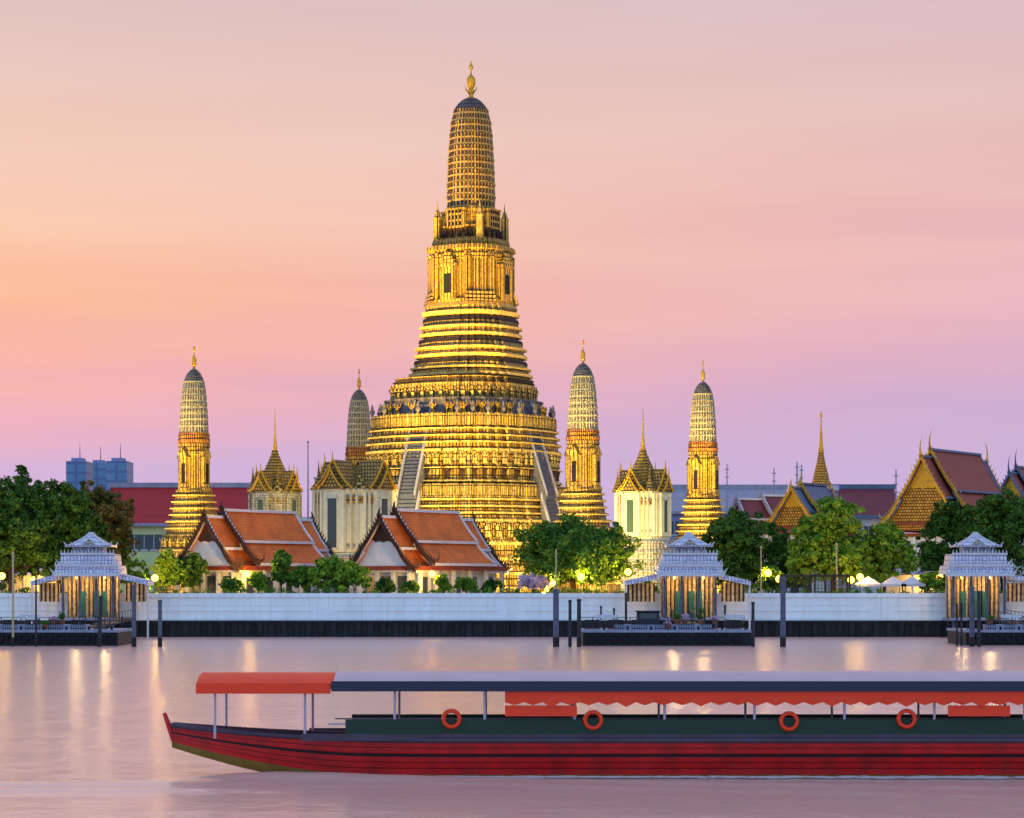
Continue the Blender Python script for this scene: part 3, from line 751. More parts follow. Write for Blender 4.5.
thai_hall('riverside_hall', 'orange tiled hall with a bluish white gable below the great tower stairs', hall_at(381, 312), 11.6, 20.5, Z_(567, 312)+.4, 6.6, SEG, group='orange roofed riverside halls', finial=1.3)
thai_hall('ordination_hall', 'large hall with golden gable and dull red roof above the trees at the far right', hall_at(922, 385), 15.0, 26.0, Z_(520, 385), 10.8,
          [(0, .20, -1.2, .93), (.14, .90, 0, 1.0), (.88, 1.0, -1.0, .94)], tile='redtile', trim='bluegrey', gable='goldpl', apex='gold', barge='gold', finial=3.2, bands=3)
thai_hall('gate_hall', 'small golden gabled hall with grey roof right of the far prang, half behind a tree', hall_at(792, 395), 10.5, 14, Z_(524, 395), 6.3,
          [(0, .30, -.7, .9), (.24, .86, 0, 1.0), (.82, 1.0, -.7, .92)], tile='bluegrey', trim='bluegrey', gable='goldpl', apex='gold', barge='gold', finial=1.4, bands=2)
thai_hall('rear_hall', 'hall whose grey horn finials rise behind the large hall at the right edge', hall_at(1010, 450), 15, 24, Z_(520, 450), 9.5,
          [(0, .2, -1.2, .93), (.14, .9, 0, 1.0), (.88, 1, -1, .94)], tile='redtile', trim='bluegrey', gable='goldpl', apex='gold', barge='bluegrey', finial=3.4, bands=2)
thai_hall('side_hall', 'maroon roofed hall with pale edges between the far prang and the golden gabled gate hall', hall_at(738, 440), 12, 22, Z_(530, 440), 6.0,
          [(0, .3, -.7, .9), (.24, .86, 0, 1.0), (.82, 1.0, -.7, .92)], tile='maroon', trim='trim', gable='creamcol', apex=None, barge='greymetal', finial=1.2, rz=math.radians(-60))

# plain long roofs in the background
def long_roof(name, label, px0, px1, Y, y_ridge, y_eave, depth, tile, wallm, ridge, win=True, cat='building', wins=8):
    x0, x1 = X_(px0, Y), X_(px1, Y); t = thing(name, label, cat, ((x0+x1)/2, Y, 0)); h = (x1-x0)/2
    zr, ze = Z_(y_ridge, Y), Z_(y_eave, Y)
    b = MB(); v = [(-h, 0, ze), (h, 0, ze), (h, depth/2, zr), (-h, depth/2, zr), (-h, depth, ze), (h, depth, ze)]
    b.add(v, [(0, 1, 2, 3), (3, 2, 5, 4)], [[(0, 0), (2*h, 0), (2*h, depth*.7), (0, depth*.7)]]*2)
    b.add(v, [(0, 3, 4), (1, 5, 2), (0, 4, 5, 1)]); r = b.build('roof', tile, t)
    b = MB(); b.box(-h-.3, h+.3, depth/2-.5, depth/2+.5, zr-.2, zr+.7); b.build('ridge_cap', ridge, r); MB().box(-h-.2, h+.2, -.4, -.01, ze-.4, ze+.15).build('eave_gutter', ridge, r)
    b = MB(); b.box(-h+.6, h-.6, .6, depth-.6, GZ, ze-.003); wl = b.build('wall', wallm, t)
    for i in range(wins):
        x = -h+(i+.5)*2*h/wins; b = MB(); b.box(x-.9, x+.9, .52, .597, ze-4.6, ze-1.9); w_ = b.build('window', 'glass', wl)
        b = MB(); b.box(x-1.05, x+1.05, .40, .517, ze-4.85, ze-4.62); b.box(x-.05, x+.05, .46, .517, ze-4.6, ze-1.9); b.build('window_frame', 'trim', w_)
    return t
long_roof('red_roofed_building', 'long building with a crimson roof and pale yellow wall behind the leftmost small prang', 100, 246, 460, 484, 524, 24, 'crimson', 'ywall', 'greymetal', wins=15)
long_roof('low_building', 'long low building with pale lavender roof and white wall behind the far right prang', 664, 792, 520, 486, 512, 22, 'greymetal', 'skyb', 'greymetal', wins=12)
long_roof('cloister', 'long maroon roofed cloister with blue grey ridge between the golden spire and the large hall', 836, 902, 480, 486, 516, 20, 'maroon', 'white', 'bluegrey', wins=5)
long_roof('storehouse', 'white ridged grey roof building directly behind the small gate hall', 796, 842, 440, 488, 512, 14, 'bluegrey', 'white', 'trim', wins=3)
long_roof('white_annex', 'plain white building glimpsed between the cream gabled hall and the left spired hall', 296, 322, 460, 520, 528, 12, 'greymetal', 'bwhite', 'trim', wins=2)

# ---------------------------------------------------------------- spired pavilions (mondops)
def mondop(name, label, px, Y, hw, y_top, y_tip, body='cream', roof='olive', spire=True, y_foot=538, shut='greenshut', needle=True, gk=.9):
    s = S_(Y); z = lambda y: Z_(y, Y); t = thing(name, label, 'pavilion', (X_(px, Y), Y, 0), TH); r = lambda h: h/s/EW
    b = MB(); prof = [(GZ-.1, r(hw*1.22))]+mould(GZ, r(hw*1.2), z(y_foot), r(hw*1.08), 6, .22)
    loftp(b, OCT_WIDE, prof); b.build('base', 'creamcol', t)
    b = MB(); H = z(y_top)-z(y_foot)
    prof = [(z(y_foot)-.1, r(hw)), (z(y_foot)+.3, r(hw)), (z(y_foot)+.5, r(hw*.93)), (z(y_top)-.9, r(hw*.91)), (z(y_top)-.7, r(hw*.96)), (z(y_top)-.3, r(hw)), (z(y_top), r(hw*1.02))]
    loftp(b, OCT_WIDE, prof); bd = b.build('body', body, t)
    R = r(hw*.93)
    for (za, zb2, k2) in ((z(y_top)-2.0, z(y_top)-1.6, .985), (z(y_top)-1.5, z(y_top)-1.1, 1.0), (z(y_foot)+1.0, z(y_foot)+1.5, .99)):
        b = MB(); loftp(b, OCT_WIDE, [(za, r(hw*.9)), (za+.03, r(hw*k2)), (zb2, r(hw*k2)), (zb2+.03, r(hw*.9))]); b.build('carved_course', 'goldpl' if za > z(y_foot)+2 else 'creamcol', bd)
    for k in range(4):
        M = Matrix.Rotation(k*math.pi/2, 4, 'Z'); b = MB()
        b.box(-R*.34, R*.34, -R-.4, -R+.3, z(y_foot)+.55, z(y_top)-.2, 0, M)
        for sx_ in (-1, 1): b.box(sx_*R*.40-.16, sx_*R*.40+.16, -R-.6, -R+.3, z(y_foot)+.5, z(y_top)-.2, 0, M)
        for sx_ in (-1, 1):
            for q in range(2): b.box(sx_*R*(.60+.16*q)-.07, sx_*R*(.60+.16*q)+.07, -R*(.95-.05*q)-.35, -R*(.9-.07*q)+.3, z(y_foot)+.5, z(y_top)-.25, 0, M)
        o = b.build('porch', body, t)
        b = MB(); b.box(-R*.17, R*.17, -R-.46, -R-.403, z(y_foot)+1.1, z(y_top)-1.3, 0, M); w_ = b.build('window', shut, o)
        b = MB()
        for (xa, xb, za, zb_) in ((-R*.23, -R*.172, z(y_foot)+.9, z(y_top)-1.1), (R*.172, R*.23, z(y_foot)+.9, z(y_top)-1.1), (-R*.23, R*.23, z(y_top)-1.29, z(y_top)-1.05), (-R*.23, R*.23, z(y_foot)+.85, z(y_foot)+1.09)):
            b.box(xa, xb, -R-.56, -R-.403, za, zb_, 0, M)
        b.build('window_frame', body, w_)
        # steep carved gable on each side, with a smaller one before it
        for (hf, dy, f1) in ((.70, .25, 1.0), (.46, .85, .72)):
            w2 = R*hf; gh = w2*1.56*gk; zt_ = z(y_top)+.05
            b = MB()
            cur = [(w2, 0), (w2*.62, gh*.26), (w2*.3, gh*.6), (0, gh)]
            ptsf = [(x, zt_+q) for x, q in cur]+[(-x, zt_+q) for x, q in reversed(cur[:-1])]
            n = len(ptsf); yb0, yb1 = -R-dy, -R*.22
            v = [(x, yb0, q) for x, q in ptsf]+[(x, yb1, q) for x, q in ptsf]
            v = [tuple(M @ Vector(p)) for p in v]
            b.add(v, [tuple(range(n))]+[(i+1, i, n+i, n+i+1) for i in range(n-1)], None, 0)
            o = b.build('gable', roof, t)
            b = MB()
            for i in range(n-1):
                p, q = ptsf[i], ptsf[i+1]
                b.tube(M @ Vector((p[0], yb0-.1, p[1])), M @ Vector((q[0], yb0-.1, q[1])), .16, .16, 5)
            b.tube(M @ Vector((0, yb0-.1, zt_+gh)), M @ Vector((0, yb0-.2, zt_+gh+1.3)), .14, .02, 5)
            b.build('gable_rim', 'gold' if roof != 'white' else 'trim', o)
    for k in range(4):     # corner spirelets
        a = math.radians(45+90*k); rc = R*1.06
        b = MB(); b.lathe([(.9, z(y_top)), (.85, z(y_top)+.6), (.55, z(y_top)+.8), (.5, z(y_top)+1.3), (.25, z(y_top)+1.7), (.12, z(y_top)+2.8), (.02, z(y_top)+4.0)], 8, (rc*math.cos(a), rc*math.sin(a)))
        b.build('corner_spirelet', roof, t)
    b = MB(); zt_ = z(y_top); tot = z(y_tip)-zt_
    prof = []
    steps = 7; f1 = .50
    for i in range(steps):
        f = i/steps; rr_ = R*(.90*(1-f)**1.3+.09); zz = zt_+tot*f1*f; dz = tot*f1/steps
        prof += [(zz, rr_), (zz+dz*.25, rr_*1.02), (zz+dz*.6, rr_*.86), (zz+dz*.95, rr_*.80)]
    loftp(b, OCT_WIDE, prof); b.build('tiered_roof', roof, t)
    if needle:
        b = MB(); z0 = zt_+tot*f1-.3
        b.lathe([(R*.13, z0), (R*.10, z0+tot*.04), (R*.11, z0+tot*.06), (R*.07, z0+tot*.10), (R*.075, z0+tot*.12), (R*.04, z0+tot*.2), (.12, z0+tot*.32), (.07, z0+tot*.42), (.02, zt_+tot)], 8)
        b.build('needle', 'gold', t)
    return t
mondop('spired_pavilion', 'spired hall with dark gilt gables rising behind the left orange roofed hall', 275, 404, 25, 492, 408, body='creamcol')
mondop('spired_pavilion', 'cream gabled hall with tall grey windows in front of the dusky blue prang', 354, 352, 40, 490, 440, spire=False, y_foot=556, shut='glass', needle=False, gk=.78)
mondop('spired_pavilion', 'whitish spired hall with green window between the two right hand small prangs', 643, 377, 27, 492, 406, y_foot=540)

# gold bell spire behind the gate hall
t = thing('golden_spire', 'slender golden bell spire behind the small gate hall roof', 'spire', (X_(821, 430), 430, 0), TH)
z = lambda y: Z_(y, 430)
b = MB(); b.lathe([(2.6, GZ), (2.6, z(500)), (2.2, z(490)), (1.9, z(487))], 16); b.build('drum', 'creamcol', t)
b = MB(); b.lathe([(1.9, z(487)), (1.8, z(484)), (1.5, z(482)), (1.35, z(478)), (1.2, z(474)), (.95, z(468)), (.7, z(462)), (.5, z(455)), (.45, z(450))], 16); b.build('bell', 'goldpl', t)
b = MB(); b.lathe([(.5, z(451)), (.32, z(444)), (.2, z(432)), (.10, z(424)), (.10, z(418)), (.25, z(416)), (.03, z(411))], 10); b.build('needle', 'gold', t)

# ---------------------------------------------------------------- far away
def tower(px0, px1, y_top, Y, m, label, group='blue high rise blocks on the skyline'):
    x0, x1 = X_(px0, Y), X_(px1, Y); t = thing('office_tower', label, 'high rise', ((x0+x1)/2, Y, 0), 0, group); h = (x1-x0)/2; zt_ = Z_(y_top, Y)
    MB().box(-h, h, 0, 30, GZ, zt_).build('facade', m, t)
    MB().box(-h*.6, h*.5, 5, 20, zt_+.01, zt_+2.5).build('roof_plant', 'skyb', t)
    b = MB(); b.tube((h*.2, 8, zt_+2.4), (h*.2, 8, zt_+13), .35, .1, 6); b.build('mast', 'steel', t)
tower(66, 86, 461, 1800, 'bluetower', 'left block of the three blue high rises above the trees')
tower(88, 106, 463, 1900, 'bluetower', 'narrow paler middle block of the three blue high rises')
tower(106, 127, 461, 1780, 'bluetower', 'right block of the three blue high rises above the trees')
def mast(px, Y, y_top, y_bot, label, r=.14, n=1, cat='antenna'):
    t = thing('antenna_mast' if cat == 'antenna' else 'flag_pole', label, cat, (X_(px, Y), Y, 0))
    b = MB(); b.tube((0, 0, GZ), (0, 0, Z_(y_top, Y)), r, r*.5, 6); b.build('pole', 'greymetal', t)
    b = MB()
    if cat == 'antenna':
        for k in range(3): MB().box(-.45, .45, -.05, .05, Z_(y_top, Y)-1.2-1.6*k, Z_(y_top, Y)-1.0-1.6*k).build('crossbar', 'greymetal', t)
    else: b.ball((0, 0, Z_(y_top, Y)), .22); b.build('ball_finial', 'greymetal', t)
mast(308, 420, 442, 560, 'tall thin grey pole between the left spired hall and the cream gabled hall', .2, cat='pole')
mast(315, 440, 478, 540, 'short thin pole just right of the tall grey pole', .15, cat='pole')
mast(727, 520, 464, 490, 'antenna mast just right of the farthest right small prang', .22)
mast(774, 520, 468, 490, 'lone antenna mast above the lavender roof left of the golden spire', .22)
mast(797, 530, 462, 490, 'left mast of the close pair beside the golden spire', .3)
mast(801.5, 530, 465, 490, 'right mast of the close pair beside the golden spire', .3)
mast(896, 480, 470, 490, 'antenna mast left of the large golden gable', .22)

# ---------------------------------------------------------------- vegetation
rng = np.random.default_rng(7)
def leaf_mesh(name, m, cl, leaves, size, parent):
    """cl: list of (centre, spread) clumps"""
    cs = np.array([c for c, s in cl]); sp = np.array([s for c, s in cl])
    idx = rng.integers(0, len(cl), leaves)
    d = rng.normal(size=(leaves, 3)); d /= np.linalg.norm(d, axis=1)[:, None]; rad = rng.uniform(.25, 1, leaves)**.5
    P = cs[idx] + d*(rad*1.0)[:, None]*sp[idx][:, None]*np.array([1, 1, .8])
    u = rng.normal(size=(leaves, 3)); u /= np.linalg.norm(u, axis=1)[:, None]
    w_ = np.cross(u, d + .6*rng.normal(size=(leaves, 3))); w_ /= np.linalg.norm(w_, axis=1)[:, None]+1e-9
    sz = size*rng.uniform(.55, 1.25, leaves)[:, None]
    V = np.stack([P-u*sz*.5, P+w_*sz*.30, P+u*sz*.5, P-w_*sz*.30], 1).reshape(-1, 3)
    me = bpy.data.meshes.new(name); nf = leaves
    me.vertices.add(nf*4); me.vertices.foreach_set('co', V.ravel())
    me.loops.add(nf*4); me.loops.foreach_set('vertex_index', np.arange(nf*4))
    me.polygons.add(nf); me.polygons.foreach_set('loop_start', np.arange(nf)*4); me.polygons.foreach_set('loop_total', np.full(nf, 4))
    me.materials.append(MT[m]); me.update(calc_edges=True)
    o = bpy.data.objects.new(name, me); C.objects.link(o); o.parent = parent; return o
def tree(name, label, px, Y, y_top, y_low, half, m, group='trees along the temple bank', leaves=None, lobes=9, cat='tree', size=.5, sq=1.0):
    s = S_(Y); R = half/s; zt_ = Z_(y_top, Y)-R*.10; zl = max(GZ+.2, Z_(y_low, Y)); H = zt_-zl
    t = thing(name, label, cat, (X_(px, Y), Y, GZ)); zt_ -= GZ; zl -= GZ
    big = []
    for k in range(lobes):
        a = rng.uniform(0, 2*math.pi); e = rng.uniform(0, 1); rr_ = R*.60*math.sqrt(rng.uniform(.1, 1))*(1-.25*e*e)
        br = R*rng.uniform(.40, .60)
        br = min(br, H*.42)
        big.append((np.array([rr_*math.cos(a)*1.1, rr_*math.sin(a)*sq, zl+br*.75+max(0, H-br*1.75)*e]), br))
    big.append((np.array([0, 0, zt_-min(R*.4, H*.35)]), min(R*.45, H*.4)))
    cl = []
    for c, r_ in big:
        for q in range(34):
            d = rng.normal(size=3); d /= np.linalg.norm(d); d[2] = d[2] if d[2] > -.5 else -d[2]
            cl.append((c+d*r_*(rng.uniform(.70, 1.08) if q % 7 else rng.uniform(1.08, 1.34)), r_*rng.uniform(.10, .34)))
    leaves = leaves or int(1900*len(big)*max(.35, (R/6)**1.3))
    leaf_mesh('crown', m, cl, leaves, size, t)
    b = MB(); tr = max(.12, R*.055); fork = zl+H*.18
    b.tube((0, 0, -.1), (tr*.5, 0, fork*.55), tr*1.4, tr, 8); b.tube((tr*.5, 0, fork*.55), (0, 0, fork+.2), tr, tr*.85, 8)
    for c, r_ in big: 
        mid = Vector((c[0]*.5, c[1]*.5, fork+(c[2]-fork)*.45)); b.tube((0, 0, fork), mid, tr*.7, tr*.4, 6); b.tube(mid, Vector(c), tr*.4, tr*.12, 5)
    b.build('trunk', 'bark', t)
    return t
T = tree
T('broadleaf_tree', 'dense dark green tree at the far left edge above the left pier', 10, 318, 477, 594, 52, 'leaf_d', lobes=18)
T('broadleaf_tree', 'dark green tree behind the left pier pavilion, second from the left edge', 58, 322, 480, 596, 46, 'leaf_d', lobes=18)
T('broadleaf_tree', 'brownish green tree leaning out right of the left dark trees', 92, 328, 484, 580, 46, 'leaf_b', size=.45, lobes=18)
T('broadleaf_tree', 'low fresh green tree between the brownish tree and the small prang', 118, 330, 534, 594, 26, 'leaf_l', lobes=8)
T('sapling', 'thin sapling poking above the crown of the left dark trees', 21, 335, 465, 490, 8, 'leaf_d', leaves=700, lobes=5)
T('shrub', 'pale flecked bush beside the bright lamp at the left', 166, 312, 550, 592, 17, 'leaf_l', lobes=9, cat='bush', group='bushes behind the flood wall')
T('shrub', 'round dark green bush left of the first orange roofed hall', 193, 310, 552, 592, 19, 'leaf_d', lobes=9, cat='bush', group='bushes behind the flood wall')
T('conical_tree', 'slim conical tree between the two orange roofed halls', 281, 307, 551, 592, 14, 'leaf_m', lobes=6, cat='tree')
T('shrub', 'broad green bush sloping down left of the second orange roofed hall', 336, 306, 556, 592, 32, 'leaf_l', lobes=8, cat='bush', group='bushes behind the flood wall')
T('shrub', 'small bush to the left of the broad green bush', 304, 306, 566, 592, 14, 'leaf_m', lobes=8, cat='bush', group='bushes behind the flood wall')
T('shrub', 'small bush at the right end of the second orange roofed hall', 466, 306, 578, 593, 12, 'leaf_l', lobes=4, cat='bush', group='bushes behind the flood wall')
for px_, yt_, hw_, mm_, lab_ in ((232, 578, 13, 'leaf_m', 'small bush under the gable corner of the first orange roofed hall'),
        (258, 571, 12, 'leaf_l', 'bush glowing beside the lamp at the first hall corner'),
        (384, 579, 12, 'leaf_d', 'low dark bush before the bluish gable of the second hall'),
        (410, 581, 9, 'leaf_m', 'tiny bush left of the lamp at the second hall corner'),
        (444, 574, 9, 'leaf_l', 'bush glowing right of the lamp at the second hall corner'),
        (492, 580, 10, 'leaf_d', 'low dark bush between the second orange roofed hall and the slim dark poles'),
        (142, 574, 12, 'leaf_m', 'small bush left of the bright lamp at the left'),
        (648, 582, 9, 'leaf_m', 'small bush just left of the middle pavilion side roof')):
    T('shrub', lab_, px_, 305.2, yt_, 593, hw_, mm_, lobes=6, cat='bush', group='bushes behind the flood wall', size=.35)
T('rain_tree', 'big round dark green tree at the foot of the great tower, lit from below', 572, 312, 519, 592, 60, 'leaf_m', lobes=22)
T('flowering_bush', 'pink and white flowering bush under the left side of the big round tree', 533, 306, 574, 592, 17, 'flower', lobes=8, cat='bush', size=.28)
T('broadleaf_tree', 'dark green tree with wide crown behind the middle pier pavilion roof', 742, 325, 511, 592, 42, 'leaf_d', lobes=16)
T('broadleaf_tree', 'shaggy dark tree lower and right of the wide crown behind the middle pavilion', 781, 330, 530, 594, 24, 'leaf_d', lobes=10)
T('broadleaf_tree', 'tall fresh green tree in front of the golden gate hall', 832, 318, 497, 590, 41, 'leaf_l', lobes=20)
T('broadleaf_tree', 'lower green tree joined to the right of the tall fresh green tree', 884, 322, 523, 588, 31, 'leaf_l', lobes=12)
T('broadleaf_tree', 'dark tree directly in front of the large golden gable', 946, 335, 500, 580, 29, 'leaf_d', lobes=12)
T('broadleaf_tree', 'dark tree at the right edge above the right pier pavilion', 1002, 332, 490, 590, 46, 'leaf_d', lobes=20)
T('shrub', 'bush beside the lit lamp right of the middle pier', 772, 306, 566, 592, 15, 'leaf_m', lobes=8, cat='bush', group='bushes behind the flood wall')
T('shrub', 'yellow lit bush left of the right pier pavilion', 936, 306, 572, 592, 20, 'leaf_l', lobes=9, cat='bush', group='bushes behind the flood wall')
# low planting all along the wall
cl = []
for x in np.arange(-68, 68, .8):
    if rng.uniform() < .86: cl.append((np.array([x+rng.uniform(-.4, .4), rng.uniform(302.4, 304.5), GZ+1.0+rng.uniform(-.2, .55)]), rng.uniform(.3, .75)))
o = leaf_mesh('hedge_planting', 'leaf_m', cl, 12000, .3, None); tag(o, 'low uneven green planting running along the top of the flood wall', 'planting', kind='stuff')

# ---------------------------------------------------------------- lamps and poles on the bank
def garden_lamp(px, Y, py, label, power=900, col=(1, .56, .085)):
    power *= 1.9
    t = thing('garden_lamp', label, 'lamp', (X_(px, Y), Y, GZ), 0, 'lit lamps along the bank'); h = Z_(py, Y)-GZ
    b = MB(); b.tube((0, 0, 0), (0, 0, h-.25), .07, .05, 8); b.lathe([(.22, 0), (.2, .15), (.08, .3)], 8); b.build('post', 'steel', t)
    b = MB(); b.ball((0, 0, h), .42, 12); b.build('globe', 'lamp', t)
    d = bpy.data.lights.new('lamp_light', 'POINT'); d.energy = power; d.color = col; d.shadow_soft_size = .36
    o = bpy.data.objects.new('lamp_light', d); C.objects.link(o); o.parent = t; o.location = (0, .85, h+.1)
for a in ((155, 304.6, 578, 'lit lamp at the left between the pier pavilion and the first orange roofed hall', 1500),
          (247, 304.6, 574, 'lit lamp at the right corner of the first hall with the warm gable', 1500),
          (432, 304.6, 574, 'lit lamp at the corner of the second hall with the bluish gable', 1500),
          (581, 304.8, 577, 'brightest lamp under the middle of the big round tree', 900),
          (628, 304.6, 572, 'lit lamp at the right edge of the big round tree', 1200),
          (552, 308, 583, 'lit lamp under the left part of the big round tree', 500),
          (768, 304.6, 573, 'lit lamp in the bush right of the middle pier', 1300),
          (779, 304.6, 579, 'smaller lamp close right of the lamp in the bush', 500),
          (860, 304.6, 577, 'lit lamp under the tall fresh green tree', 700),
          (851, 307, 580, 'lamp just left of the one under the tall fresh green tree', 500),
          (940, 305, 577, 'lit lamp left of the right pier pavilion', 1500),
          (2, 306, 576, 'lit lamp at the extreme left edge of the bank', 500),
          (34, 307, 580, 'lit lamp just left of the left pier pavilion roof', 900)):
    garden_lamp(*a)
def pole(px, y0, y1, Y, label, w0=.12, m='pole'):
    t = thing('slim_pole', label, 'pole', (X_(px, Y), Y, GZ)); h = Z_(y0, Y)-GZ
    b = MB(); b.tube((0, 0, 0), (0, 0, h), w0, w0*.7, 8); b.build('shaft', m, t)
    b = MB(); b.ball((0, 0, h+.1), w0*1.6, 8); b.build('cap', m, t)
pole(836.5, 545, 590, 303.5, 'slim pale pole in front of the tall fresh green tree')
pole(761, 548, 590, 303.5, 'slim pale pole beside the lamp in the bush right of the middle pier', .09)
pole(509, 555, 590, 303.5, 'slim dark pole left of the big round tree', .07, 'steel')
pole(504, 557, 590, 303.5, 'slim dark pole beside the end of the second orange roofed hall', .06, 'steel')
# brown mesh fence behind the wall
t = thing('mesh_fence', 'brown framed mesh screen behind the wall left of the tall fresh green tree', 'fence', (X_(815, 303), 303.2, GZ))
hw_ = 35/8.37
b = MB()
for k in range(21): b.box(-hw_+k*2*hw_/20-.03, -hw_+k*2*hw_/20+.03, 0, .05, 0, Z_(577, 303)-GZ)
for k in range(7): b.box(-hw_, hw_, .06, .1, .2+k*.38, .25+k*.38)
b.build('mesh', 'fence', t)
b = MB()
for x in (-hw_, 0, hw_): b.box(x-.1, x+.1, -.06, .16, 0, Z_(576, 303)-GZ)
b.box(-hw_, hw_, -.05, .15, Z_(577, 303)-GZ, Z_(574.5, 303)-GZ); b.build('frame', 'bark', t)
# market stalls behind the wall at the right: small white canopied kiosks
for i, (px, lab) in enumerate(((868, 'small white canopied stall under the tall fresh green tree'), (893, 'small white canopied stall under the lower green tree'), (912, 'pale canopied stall between the lower green tree and the yellow lit bush'))):
    t = thing('market_stall', lab, 'stall', (X_(px, 306.5), 306.5, GZ), 0, 'stalls behind the wall at the right')
    b = MB(); b.box(-1.2, 1.2, -.8, .8, 0, 1.0); b.build('counter', ('teal', 'white', 'redtrim')[i], t)
    b = MB()
    v = [(-1.45, -1.1, 2.25), (1.45, -1.1, 2.25), (1.45, 1.1, 2.25), (-1.45, 1.1, 2.25), (0, 0, 3.2)]
    b.add(v, [(0, 1, 4), (1, 2, 4), (2, 3, 4), (3, 0, 4), (3, 2, 1, 0)]); b.box(-1.46, 1.46, -1.12, -1.09, 1.95, 2.25); b.build('canopy', 'trim', t)
    for sx_ in (-1, 1):
        for sy in (-1, 1): b = MB(); b.tube((sx_*1.35, sy*1.0, 0), (sx_*1.35, sy*1.0, 2.26), .045, .045, 6); b.build('leg', 'steel', t)
# long white shop building low behind the right-hand trees
def river_shop(px, lab):
    t = thing('river_shop', lab, 'building', (X_(px, 320), 320, GZ))
    MB().box(-5, 5, 3, 3.2, 0, 3.4).build('wall', 'cream', t)
    b = MB(); b.loft([[(-5.4+.9*i, y, 3.6+.25*math.sin(i*1.1)+.04*k) for i in range(13)] for k, y in enumerate((-.6, 3.4))], closed=False, cap0=False, cap1=False); b.build('roof', 'lav', t)
    for x in (-4.8, -1.6, 1.6, 4.8): MB().box(x-.12, x+.12, -.3, -.06, 0, 3.5).build('column', 'trim', t)
    d = bpy.data.lights.new('shop_light', 'POINT'); d.energy = 500; d.color = (1, .6, .2); d.shadow_soft_size = .3
    o = bpy.data.objects.new('shop_light', d); C.objects.link(o); o.parent = t; o.location = (0, 1, 2.6)
river_shop(925, 'low open fronted shop with wavy pale roof lit inside, behind the stalls at the right')
river_shop(36, 'low open fronted shop lit orange inside, left of the left pier pavilion')

